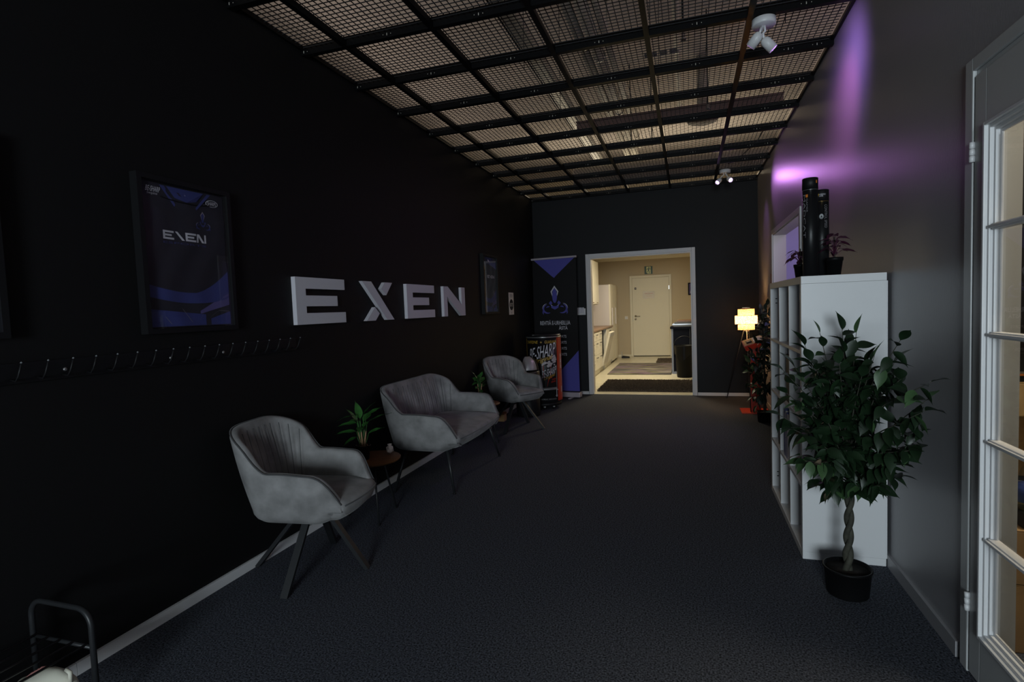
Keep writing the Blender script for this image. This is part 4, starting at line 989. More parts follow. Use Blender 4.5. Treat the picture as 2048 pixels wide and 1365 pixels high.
# picture of a can with foam
patch((-0.035, 0.176, 0.28, 0.60), M['greyprint'], 2, 'can_print')
patch((-0.028, 0.168, 0.30, 0.60), M['canblack'], 3, 'can_print_face')
patch((-0.04, 0.18, 0.268, 0.285), M['silver'], 3, 'can_print_rim')
mb = MB(); rnd = random.Random(2)
f_ = fc(3.5)
for k in range(34):
    cu, cv, r = rnd.uniform(0.06, 0.168), rnd.uniform(0.60, 0.73), rnd.uniform(0.010, 0.022)
    if k % 3 == 0: cu, cv = rnd.uniform(-0.03, 0.10), rnd.uniform(0.585, 0.635)
    f_ = fc(3.2 + k * 0.02); mb.add([f_(cu + r * math.cos(2 * PI * q / 9), cv + r * 0.9 * math.sin(2 * PI * q / 9)) for q in range(9)], [tuple(range(9))])
mb.build('foam_print', mat('foam_print', (0.42, 0.38, 0.40), 0.5), cc)
mb = MB(); f_ = fc(4.2)
mb.add([f_(u, v) for u, v in [(-0.02, 0.60), (0.085, 0.61), (0.08, 0.45), (0.10, 0.44), (0.025, 0.31), (0.045, 0.41), (-0.015, 0.43)]], [(0, 1, 2, 6), (2, 3, 4, 5)]).build('bolt_print', M['red'], cc)
text('lettering', 'Original', M['yellow'], cc, fskew(5, 0.29), -0.167, 0.09, 0.635, 0.715, 0.004, 0.3, 0, 14)
text('lettering', 'BE-SHARP', M['printwhite'], cc, fskew(5.4, 0.32), -0.040, 0.158, 0.439, 0.536, 0.0, 0.12, 0, 16)
text('lettering', 'Original', M['yellow'], cc, fskew(5.8, 0.4), -0.02, 0.13, 0.392, 0.440, 0.0, 0.3, 0, 10)
text('lettering', 'ENERGY', M['red'], cc, fskew(5, 0.2), 0.10, 0.165, 0.375, 0.395, 0.01)
text('lettering', 'DRINK', M['red'], cc, fskew(5, 0.2), 0.085, 0.150, 0.345, 0.365, 0.01)
text('lettering', 'NORDIC BREWING', M['greyprint'], cc, fc(3), -0.06, 0.16, 0.135, 0.155, 0.0, 0, 0, 10)
mb = MB(); f_ = fc(3)
for q in range(12):
    a, b = 2 * PI * q / 12, 2 * PI * (q + 1) / 12
    mb.add([f_(0.165 + 0.014 * math.cos(a), 0.185 + 0.014 * math.sin(a)), f_(0.165 + 0.014 * math.cos(b), 0.185 + 0.014 * math.sin(b)), f_(0.165 + 0.008 * math.cos(b), 0.185 + 0.008 * math.sin(b)), f_(0.165 + 0.008 * math.cos(a), 0.185 + 0.008 * math.sin(a))], [(0, 1, 2, 3)])
mb.add([f_(u, v) for u, v in [(0.161, 0.20), (0.169, 0.20), (0.169, 0.275), (0.161, 0.275)]], [(0, 1, 2, 3)]); mb.add([f_(u, v) for u, v in [(0.169, 0.26), (0.20, 0.26), (0.20, 0.266), (0.169, 0.266)]], [(0, 1, 2, 3)])
mb.build('key_print', M['printwhite'], cc)
text('lettering', 'BE', M['printwhite'], cc, fc(2), 0.262, 0.30, 0.54, 0.74, 0.03)
for k in range(5): patch((0.268 + k * 0.009, 0.272 + k * 0.009 + (k % 2) * 0.002, 0.22, 0.30), M['printwhite'], 2, 'barcode_line')
hs = MB().rbox(-0.05, 0.05, -0.02, 0.02, 0, 0.006, 0.002, Matrix.Translation((-0.05, -0.19, 1.000))).build('lid_handle', M['silver'], cc)

# ---- roll-up banner: from (-2.262,8.03) to (-1.560,7.97)
bp0, bp1 = Vector((-2.255, 8.06)), Vector((-1.555, 7.96))
ang = math.atan2(bp1.y - bp0.y, bp1.x - bp0.x); BW = (bp1 - bp0).length
bn = thing('roll_up_banner', (bp0.x, bp0.y, 0), 'roll-up banner with a violet squid emblem beside the kitchen opening', 'banner', ang)
MB().rbox(-0.01, BW + 0.012, -0.055, 0.055, 0.012, 0.085, 0.012).build('base_cassette', M['alu'], bn)
for x in (0.12, BW - 0.12):
    MB().rbox(x - 0.02, x + 0.02, -0.15, 0.12, 0.0, 0.012, 0.003).build('foot', M['alu'], bn)
n = 24; vs = []; fs = []
BZ = 2.085
def fb(lay): return lambda u, v: (u, -0.006 - 0.006 * math.sin(PI * v / BZ) - 0.0012 * lay, v)
for th_, nm in ((0, 'sheet'),):
    mb = MB(); f_ = fb(0)
    for q in range(n):
        z0_, z1_ = 0.085 + (BZ - 0.085) * q / n, 0.085 + (BZ - 0.085) * (q + 1) / n
        mb.add([f_(0.003, z0_), f_(BW - 0.003, z0_), f_(BW - 0.003, z1_), f_(0.003, z1_)], [(0, 1, 2, 3)], True)
    mb.build('sheet', M['banner'], bn)
MB().rbox(-0.012, BW + 0.004, -0.022, 0.012, BZ, BZ + 0.028, 0.004).build('top_rail', M['alu'], bn)
MB().tube([(BW / 2, 0.03, 0.06), (BW / 2, 0.012, BZ + 0.01)], 0.008, 8).build('support_pole', M['silver'], bn)
f_ = fb(1)
mb = MB()
for q in range(10):
    t0, t1 = q / 10, (q + 1) / 10
    a0_, a1_ = 0.03 + (0.345 - 0.03) * t0, 0.03 + (0.345 - 0.03) * t1; b0_, b1_ = BW - 0.03 - (BW - 0.375) * t0, BW - 0.03 - (BW - 0.375) * t1
    if q == 9: a1_ = b1_ = 0.352
    z0_, z1_ = BZ - 0.28 * t0 - 0.001, BZ - 0.28 * t1 - 0.001
    mb.add([f_(a0_, z0_), f_(a1_, z1_), f_(b1_, z1_), f_(b0_, z0_)], [(0, 1, 2, 3)])
mb.build('top_triangle', M['bannerblue'], bn)
mb = MB()
for q in range(12):
    t0, t1 = q / 12, (q + 1) / 12; zt0, zt1 = 0.10 + 0.61 * t0, 0.10 + 0.61 * t1; e0, e1 = 0.12 + (BW - 0.123) * t0, 0.12 + (BW - 0.123) * t1
    mb.add([f_(e0, zt0), f_(BW - 0.003, zt0), f_(BW - 0.003, zt1), f_(e1, zt1)], [(0, 1, 2, 3)])
mb.build('bottom_triangle', M['bannerblue'], bn)
f2_ = fb(2)
ep = bpy.data.objects.new('banner_emblem', None); COL.objects.link(ep); ep.parent = bn
emblem(ep, lambda u, v: f2_(0.352 + 0.37 * u, 1.480 + 0.40 * v), M['printwhite'], M['bannerblue'])
text('lettering', 'REHTIÄ E-URHEILUA', M['printwhite'], bn, f2_, 0.105, 0.590, 1.098, 1.172, 0.012)
text('lettering', 'ÄSTÄ', M['printwhite'], bn, f2_, 0.405, 0.545, 1.025, 1.085, 0.012)
for k in range(4):
    text('lettering', 'ESPORTS', M['printwhite'], bn, f2_, 0.345, 0.520, 0.903 - 0.090 * k, 0.943 - 0.090 * k, 0.01)
# switch cluster beside opening
sw = thing('switch_panel', (-1.585, D, 1.23), 'grey white switch cluster between the banner and the kitchen opening', 'switch')
B('back_plate', M['white'], -0.06, 0.085, -0.02, -0.0005, 0.0, 0.10, sw, 0.004)
B('switch', M['printwhite'], -0.055, 0.030, -0.030, -0.020, 0.028, 0.115, sw, 0.003); B('switch', M['printwhite'], 0.036, 0.062, -0.032, -0.020, 0.028, 0.115, sw, 0.003)
sk = thing('wall_box', (-2.278, D, 1.03), 'small white box in the corner behind the banner', 'socket')
B('case', M['white'], -0.015, 0.045, -0.025, -0.0005, 0, 0.11, sk, 0.004); B('cover', M['printwhite'], -0.008, 0.038, -0.028, -0.025, 0.01, 0.10, sk)

# ================================================================ RIGHT SIDE
# hatch casing
mb = MB()
mb.rbox(XR - 0.014, XR, HY0 - 0.06, HY0, HZ0 - 0.05, HZ1 + 0.05, 0.003); mb.rbox(XR - 0.014, XR, HY1, HY1 + 0.05, HZ0 - 0.05, HZ1 + 0.05, 0.003)
mb.rbox(XR - 0.014, XR, HY0, HY1, HZ1, HZ1 + 0.05, 0.003); mb.rbox(XR - 0.014, XR, HY0, HY1, HZ0 - 0.05, HZ0, 0.003)
mb.box(XR, WX + 0.01, HY1 - 0.012, HY1, HZ0, HZ1); mb.box(XR, WX + 0.01, HY0, HY0 + 0.012, HZ0, HZ1); mb.box(XR, WX + 0.01, HY0 + 0.012, HY1 - 0.012, HZ1 - 0.012, HZ1); mb.box(XR, WX + 0.01, HY0 + 0.012, HY1 - 0.012, HZ0, HZ0 + 0.012)
struct(mb.build('window_1', M['trim']), 'white framed hatch in the grey wall')
struct(B('wall_game_room_far', M['wallpurple'], WX, 3.4, 7.4, 7.5, 0, H), 'pale wall of the violet lit room behind the hatch')
struct(B('wall_game_room_side', M['wallpurple'], 3.4, 3.5, 4.0, 7.5, 0, H), 'side wall of the violet lit room')
struct(B('wall_game_room_near', M['wallpurple'], WX, 3.4, 4.0, 4.1, 0, H), 'near wall of the violet lit room')
area('led_band', (2.6, 7.2, 2.9), (1.6, 7.4, 1.9), 0.3, 0.1, 1.5, (0.15, 0.15, 1.0), 60)

# glazed door door_2
DX0, DX1 = XR - 0.0095, XR + 0.035
mb = MB()
mb.rbox(XR - 0.012, XR, DY1 - 0.008, DY1 + 0.045, 0, DZ + 0.045, 0.004); mb.rbox(XR - 0.012, XR, DY0 - 0.045, DY0 + 0.002, 0, DZ + 0.045, 0.004); mb.rbox(XR - 0.012, XR, DY0, DY1 - 0.008, DZ, DZ + 0.045, 0.004)
mb.box(XR, WX, DY1 - 0.016, DY1, 0, DZ); mb.box(XR, WX, DY0, DY0 + 0.016, 0, DZ); mb.box(XR, WX, DY0 + 0.016, DY1 - 0.016, DZ - 0.016, DZ)
door2 = struct(mb.build('door_2', M['doorgrey']), 'glazed white door in the grey wall at the right edge')
LY1, LY0, LZ = DY1 - 0.0185, DY0 + 0.021, 2.08
GY1, GY0, GZ0, GZ1 = 2.192, 1.40, 0.176, 1.905
mb = MB()
mb.rbox(DX0, DX1, GY1, LY1, 0.008, LZ, 0.003); mb.rbox(DX0, DX1, LY0, GY0, 0.008, LZ, 0.003); mb.rbox(DX0, DX1, GY0, GY1, 0.008, GZ0, 0.003); mb.rbox(DX0, DX1, GY0, GY1, GZ1, LZ, 0.003)
leaf = mb.build('door_leaf', M['doorgrey'], door2)
# stepped mouldings around the glass
ml = MB()
for k in range(4):
    o_, x_ = k * 0.011, DX0 - 0.010 + k * 0.011
    ml.rbox(x_, DX0 + 0.03, GY1 - o_ - 0.011, GY1 - o_, GZ0 + o_, GZ1 - o_, 0.0022); ml.rbox(x_, DX0 + 0.03, GY0 + o_, GY0 + o_ + 0.011, GZ0 + o_, GZ1 - o_, 0.0022)
    ml.rbox(x_, DX0 + 0.03, GY0 + o_ + 0.011, GY1 - o_ - 0.011, GZ0 + o_, GZ0 + o_ + 0.011, 0.0022); ml.rbox(x_, DX0 + 0.03, GY0 + o_ + 0.011, GY1 - o_ - 0.011, GZ1 - o_ - 0.011, GZ1 - o_, 0.0022)
ml.build('glazing_bead', M['white'], door2)
for z in (0.528, 0.862, 1.217, 1.567):
    mb = MB(); mb.rbox(DX0 + 0.004, DX0 + 0.034, GY0 + 0.04, GY1 - 0.03, z - 0.010, z + 0.010, 0.003); mb.rbox(DX0 - 0.004, DX0 + 0.004, GY0 + 0.03, GY1 - 0.02, z - 0.005, z + 0.005, 0.002)
    mb.build('glazing_bar', M['white'], door2)
mb = MB(); mb.rbox(DX0 + 0.004, DX0 + 0.034, 1.787, 1.807, GZ0 + 0.04, GZ1 - 0.04, 0.003); mb.build('glazing_bar', M['white'], door2)
zz = [GZ0 + 0.044, 0.528, 0.862, 1.217, 1.567, GZ1 - 0.044]
for i in range(5):
    for (ya, yb) in ((GY0 + 0.044, 1.787), (1.807, GY1 - 0.044)):
        B('pane', M['glass'], DX0 + 0.018, DX0 + 0.021, ya, yb, zz[i] + 0.006, zz[i + 1] - 0.006, door2)
for z0_ in (0.232, 1.797):
    hg = MB()
    for k in range(3): hg.lathe([(0, 0), (0.0085, 0.0), (0.0085, 0.0205), (0, 0.0205)], (XR - 0.016, DY1 - 0.018, z0_ + k * 0.0225), 14)
    hg.build('hinge', M['white'], door2)
MB().tube([(DX0, 1.345, 1.02), (DX0 - 0.05, 1.345, 1.02), (DX0 - 0.05, 1.47, 1.02)], 0.009, 8).build('door_handle', M['chrome'], door2)

# storage room behind the door
struct(B('wall_storage_pier', M['cream'], WX, 1.118, 2.45, 2.95, 0, H), 'cream pier beside the stacked boxes')
struct(B('wall_storage_far', M['cream'], WX, 3.4, 2.95, 3.05, 0, H), 'cream wall of the storage room')
struct(B('wall_storage_side', M['cream'], 3.4, 3.5, -0.5, 2.95, 0, H), 'side wall of the storage room')
struct(B('wall_storage_near', M['cream'], WX, 3.4, -0.6, -0.5, 0, H), 'near wall of the storage room')
bb = thing('black_display_panel', (1.155, 2.50, 1.056), 'tall black panel behind the door glass above the boxes', 'panel')
B('board', M['banner'], 0, 0.70, 0, 0.02, 0.0, 0.95, bb); B('edge_strip', M['darkplastic'], 0.0, 0.70, -0.004, 0.0, 0.93, 0.95, bb)
def card(x0, x1, y0, y1, z0, z1, label, prints=(), m='boxcard'):
    t = thing('cardboard_box', ((x0 + x1) / 2, (y0 + y1) / 2, z0), label, 'box', 0, 'boxes stacked behind the glazed door')
    wx, wy, h = (x1 - x0) / 2, (y1 - y0) / 2, z1 - z0
    B('body', M[m], -wx, wx, -wy, wy, 0, h - 0.004, t, 0.004)
    mb = MB(); mb.box(-wx, wx, -wy, -0.002, h - 0.004, h - 0.0005); mb.box(-wx, wx, 0.002, wy, h - 0.004, h - 0.0005); mb.build('flap', M[m], t)
    for s_, u0, u1, v0, v1, mm in prints:
        text('lettering', s_, M[mm], t, lambda u, v: (u - wx, -wy - 0.002, v), u0, u1, v0, v1, 0.02)
    return t, wx, wy
card(1.131, 1.62, 2.44, 2.84, 0.0, 0.262, 'lowest plain cardboard box behind the door glass')
card(1.131, 1.58, 2.44, 2.82, 0.263, 0.470, 'second cardboard box from the floor behind the door glass', [('HANDLE WITH CARE', 0.05, 0.35, 0.12, 0.14, 'darkplastic')])
t, wx, wy = card(1.195, 1.62, 2.58, 2.84, 0.471, 0.884, 'cardboard box with a black printed band behind the bottle')
MB().box(-wx, wx, -wy - 0.0015, -wy, 0.088, 0.168).build('black_band', M['darkplastic'], t)
fbx = lambda u, v: (u - wx, -wy - 0.0025, v)
text('lettering', 'DATA', M['printwhite'], t, fbx, 0.004, 0.17, 0.108, 0.150, 0.01)
text('lettering', 'ER C', M['darkplastic'], t, fbx, 0.004, 0.08, 0.062, 0.076, 0.01)
for k in range(4): MB().tube([fbx(0.01 + k * 0.025, 0.02), fbx(0.01 + k * 0.025, 0.05), fbx(0.028 + k * 0.025, 0.05), fbx(0.028 + k * 0.025, 0.02)], 0.0015, 4).build('symbol', M['darkplastic'], t)
card(1.158, 1.62, 2.50, 2.82, 0.885, 1.016, 'light wood grain box on the printed cardboard box', (), 'lightwood')
bk = thing('black_case', (1.34, 2.51, 0.471), 'dark flat case with an orange edge lying on the cardboard boxes', 'case')
B('body', M['darkplastic'], -0.17, 0.17, -0.06, 0.06, 0, 0.06, bk, 0.008); B('edge_strip', M['orange'], -0.172, 0.17, -0.063, -0.06, 0.045, 0.052, bk)
bo = thing('plastic_bottle', (1.17, 2.10, 0.531), 'clear plastic bottle with a blue label on the boxes', 'bottle') 
bo.location = (1.205, 2.50, 0.532)
MB().lathe([(0, 0), (0.03, 0), (0.033, 0.01), (0.033, 0.12), (0.026, 0.15), (0.012, 0.175), (0.012, 0.195)], n=20).build('body', M['plasticclear'], bo)
MB().lathe([(0.0335, 0.03), (0.0338, 0.03), (0.0338, 0.10), (0.0335, 0.10)], n=20).build('label_sleeve', M['bookblue'], bo)
MB().lathe([(0, 0.195), (0.014, 0.195), (0.014, 0.215), (0, 0.215)], n=14).build('cap', M['yellow'], bo)
mg = thing('book', (1.37, 2.60, 1.017), 'dark book with an orange edge on the wood grain box', 'book')
B('cover', M['darkplastic'], -0.21, 0.2, -0.095, 0.08, 0, 0.022, mg); B('pages', M['orange'], -0.205, 0.19, -0.097, 0.07, 0.022, 0.030, mg); B('cover_top', M['lightsteel'], -0.21, 0.2, -0.095, 0.08, 0.030, 0.040, mg)

# ---- shelf unit 3 columns x 4 rows
SX0, SX1, SY0, SY1 = 0.545, 0.934, 3.090, 4.203
sh = thing('shelf_unit', (SX0, SY0, 0), 'white open shelf unit of twelve compartments against the grey wall', 'shelf')
sw_, sl_ = SX1 - SX0 - 0.014, SY1 - SY0
B('bottom_board', M['white'], 0, sw_, 0, sl_, 0, 0.038, sh, 0.0015); B('top_board', M['white'], 0, sw_, 0, sl_, 1.432, 1.470, sh, 0.0015)
B('side_panel', M['white'], 0.0, sw_, 0.0, 0.038, 0.0385, 1.4315, sh, 0.001); B('side_panel', M['white'], 0.0, sw_, sl_ - 0.038, sl_, 0.0385, 1.4315, sh, 0.001)
rows = [0.038 + k * (0.335 + 0.0157) for k in range(5)]
for k in range(1, 4): B('shelf_board', M['white'], 0.0, sw_, 0.038, sl_ - 0.038, rows[k] - 0.018, rows[k], sh, 0.001)
cys = [0.038 + k * (0.335 + 0.016) for k in range(4)]
for r_ in range(4):
    for k in (1, 2): B('divider', M['white'], 0.003, sw_, cys[k] - 0.016, cys[k], rows[r_], rows[r_ + 1] - 0.018 if r_ < 3 else 1.4315, sh)
mb = MB()
for (yy, zz_) in ((sl_ - 0.0385, 1.36), (sl_ - 0.0385, 1.33), (sl_ - 0.0385, 0.14), (sl_ - 0.0385, 0.11)): mb.box(0.03, 0.042, yy - 0.001, yy, zz_, zz_ + 0.006)
mb.build('peg_hole', M['darkplastic'], sh)
B('back_panel', M['white'], sw_, sw_ + 0.004, 0.0, sl_, 0.04, 1.43, sh)
def bookobj(x, y, z, dx, dy, dz, m, label, spine=None, name='book', group='books and boxes on the shelf'):
    t = thing(name, (x, y, z), label, 'book' if name == 'book' else 'box', 0, group)
    if name == 'book':
        B('cover', M[m], 0, dx, 0, 0.003, 0, dz, t); B('cover', M[m], 0, dx, dy - 0.003, dy, 0, dz, t); B('spine', M[m], -0.003, 0.0, 0, dy, 0, dz, t)
        B('pages', M['paper'], 0.0, dx - 0.006, 0.003, dy - 0.003, 0.004, dz - 0.004, t)
    else:
        B('body', M[m], 0, dx, 0, dy, 0, dz, t, 0.003); B('lid', M[m], -0.001, dx, -0.001, dy + 0.001, dz - 0.02, dz + 0.001, t)
    if spine:
        s_, mm = spine
        fs_ = lambda u, v: (-0.0045, dy - u, v)
        text('lettering', s_, M[mm], t, fs_, dy * 0.15, dy * 0.85, dz * 0.80, dz * 0.92, 0.02)
    return t
def cell(c, r): return SY0 + cys[c], rows[r] + 0.0005
y, z = cell(0, 3); bookobj(SX0 + 0.02, y + 0.002, z, 0.25, 0.04, 0.24, 'darkplastic', 'tall dark folder in the nearest top compartment', ('GAMER', 'greyprint'))
y, z = cell(1, 3); bookobj(SX0 + 0.05, y + 0.003, z, 0.25, 0.018, 0.235, 'darkplastic', 'thin dark folder in the middle top compartment')
y, z = cell(2, 3); bookobj(SX0 + 0.04, y + 0.04, z, 0.10, 0.10, 0.03, 'darkplastic', 'small flat dark box in the farthest top compartment', name='small_box')
y, z = cell(0, 2); bookobj(SX0 + 0.05, y + 0.003, z, 0.25, 0.05, 0.24, 'darkplastic', 'dark folder in the nearest second-row compartment')
y, z = cell(1, 2); bookobj(SX0 + 0.012, y + 0.003, z, 0.26, 0.15, 0.285, 'potblack', 'large black box in the middle second-row compartment', name='black_box')
y, z = cell(2, 2); bookobj(SX0 + 0.02, y + 0.003, z, 0.20, 0.10, 0.20, 'bookteal', 'teal book in the farthest second-row compartment')
y, z = cell(0, 1); bookobj(SX0 + 0.03, y + 0.003, z, 0.26, 0.055, 0.30, 'darkplastic', 'dark folder in the nearest third-row compartment')
y, z = cell(1, 1)
xo = 0.004
for dy, dz, m_, lb, sp in [(0.045, 0.24, 'bookblue', 'nearest blue folder in the middle third-row compartment', ('A4', 'printwhite')), (0.012, 0.26, 'printwhite', 'thin white folder beside the blue folders', None), (0.055, 0.275, 'printwhite', 'white folder with a dark square label in the third row', ('QX', 'darkplastic')), (0.03, 0.28, 'bookblue', 'blue folder left of the white folder in the third row', None), (0.02, 0.285, 'paper', 'pale thin book between two blue folders', None), (0.04, 0.290, 'bookblue', 'farthest blue folder in the middle third-row compartment', ('B', 'printwhite'))]:
    bookobj(SX0 + 0.012, y + xo, z, 0.24, dy, dz, m_, lb, sp); xo += dy + 0.002
y, z = cell(2, 1); bookobj(SX0 + 0.015, y + 0.003, z, 0.26, 0.14, 0.31, 'darkplastic', 'black box with a blue letter G in the far third-row compartment', ('G.', 'cyanprint'), 'black_box')
y, z = cell(0, 0); bookobj(SX0 + 0.02, y + 0.003, z, 0.26, 0.06, 0.27, 'potblack', 'black folder in the nearest bottom compartment')
y, z = cell(2, 0); bookobj(SX0 + 0.10, y + 0.003, z, 0.22, 0.02, 0.28, 'darkplastic', 'thin dark folder in the farthest bottom compartment')

# things on the shelf unit
def poster_tube(loc, r, h, label, seam):
    t = thing('poster_tube', loc, label, 'tube', 0, 'black poster tubes on the shelf unit')
    MB().lathe([(0, 0), (r, 0), (r, h - 0.06), (0, h - 0.06)], n=36).build('tube_body', M['canblack'], t)
    MB().lathe([(r + 0.0006, h - 0.0595), (r + 0.0006, h - 0.002), (r - 0.002, h), (0, h)], n=36).build('cap', M['darkplastic'], t)
    MB().lathe([(r + 0.0009, h - 0.062), (r + 0.0009, h - 0.0605)], n=36).build('seam_line', M[seam], t)
    ac = math.atan2(-loc[1], -loc[0])
    def f(u, v): a = ac + u / r; return ((r + 0.0012) * math.cos(a), (r + 0.0012) * math.sin(a), v)
    return t, f
t, f = poster_tube((0.610, 3.20, 1.4705), 0.0365, 0.505, 'taller black poster tube on the shelf unit', 'silver')
# vertical lettering: rotate
def vtext(s_, m, par, f, u0, u1, v0, v1, bold=0.0):
    # reads downward
    vs, fs, _, _ = text_tris(s_, bold)
    MB().add([f(u0 + (u1 - u0) * yy, v1 - (v1 - v0) * xx) for xx, yy in vs], fs).build('lettering', m, par)
vtext('MADCAT', M['greyprint'], t, f, -0.036, -0.022, 0.20, 0.42, 0.0)
vtext('GAMER', M['greyprint'], t, f, -0.018, -0.011, 0.33, 0.40)
MB().flat([(-0.020, 0.405), (-0.010, 0.405), (-0.010, 0.42), (-0.020, 0.42)], f).build('logo', M['orange'], t)
MB().flat([(0.028, 0.475), (0.036, 0.475), (0.036, 0.490), (0.028, 0.490)], f).build('logo', M['orange'], t)
t2, f = poster_tube((0.674, 3.26, 1.4705), 0.0345, 0.450, 'shorter black poster tube with a small orange and white logo', 'gold')
MB().flat([(-0.024, 0.415), (-0.013, 0.415), (-0.010, 0.428), (-0.021, 0.428)], f).build('logo', M['yellow'], t2)
text('lettering', 'WORKSPACE', M['printwhite'], t2, f, -0.010, 0.020, 0.420, 0.427, 0.0); text('lettering', 'GAMER', M['printwhite'], t2, f, -0.010, 0.008, 0.412, 0.418, 0.0)
MB().flat([(0.0 + 0.010 * math.cos(k * PI / 6), 0.31 + 0.014 * math.sin(k * PI / 6)) for k in range(12)], f).build('hologram_sticker', M['laptopgrey'], t2)
vtext('GAMING', M['greyprint'], t2, f, -0.040, -0.032, 0.24, 0.38)
vtext('GAMER', M['greyprint'], t2, f, -0.027, -0.021, 0.215, 0.265); MB().flat([(-0.028, 0.268), (-0.021, 0.268), (-0.021, 0.28), (-0.028, 0.28)], f).build('logo', M['orange'], t2)
vtext('CONTROL SPEED', M['greyprint'], t2, f, 0.014, 0.028, 0.25, 0.37)

def purple_plant(loc, label, seed, dirs, s=1.0):
    rnd = random.Random(seed)
    t = thing('purple_leaf_plant', loc, label, 'plant', 0, 'purple leaved plants on the shelf unit')
    MB().lathe([(0, 0), (0.028 * s, 0), (0.037 * s, 0.070 * s), (0.039 * s, 0.070 * s), (0.040 * s, 0.088 * s), (0.036 * s, 0.088 * s), (0.035 * s, 0.075 * s), (0, 0.075 * s)], n=26).build('pot', M['potblack'], t)
    MB().lathe([(0, 0.077 * s), (0.034 * s, 0.076 * s)], n=14).build('soil', M['soil'], t)
    le = leaf_mesh('leaf', 0.062, 0.030, M['leafp'], 0.25, 0.2, 0.001, 0.2)
    MB().tube([(0, 0, 0.075 * s), (0.004, 0, 0.12 * s), (0.0, 0.0, 0.19 * s)], 0.003, 6).build('stem', M['bark'], t)
    for x, y, z, dx, dy, dz, sc_ in dirs:
        MB().tube([(0, 0, 0.10 * s), (x * 0.6, y * 0.6, z * 0.92), (x, y, z)], 0.0016, 5).build('stalk', M['leafp'], t)
        put(le, 'leaf', t, (x, y, z), (dx, dy, dz), rnd.uniform(-0.4, 0.4), sc_)
dr = []
rnd = random.Random(5)
for k in range(22):
    a = 2 * PI * k / 22 * 2.4; z = 0.12 + 0.004 * k + rnd.uniform(-0.01, 0.01); rr = 0.012 + 0.02 * (1 - k / 24)
    dr.append((rr * math.cos(a), rr * math.sin(a), z, math.cos(a), math.sin(a), rnd.uniform(-0.35, 0.15), rnd.uniform(0.8, 1.15)))
purple_plant((0.705, 3.134, 1.4705), 'purple leaved plant right of the black poster tubes', 1, dr)
purple_plant((0.590, 3.36, 1.4705), 'purple leaved plant partly hidden behind the tall poster tube', 2, [(d[0] - 0.005, d[1], d[2] * 0.85, d[3], d[4], d[5] - 0.25, d[6]) for d in dr[:16]], 0.85)

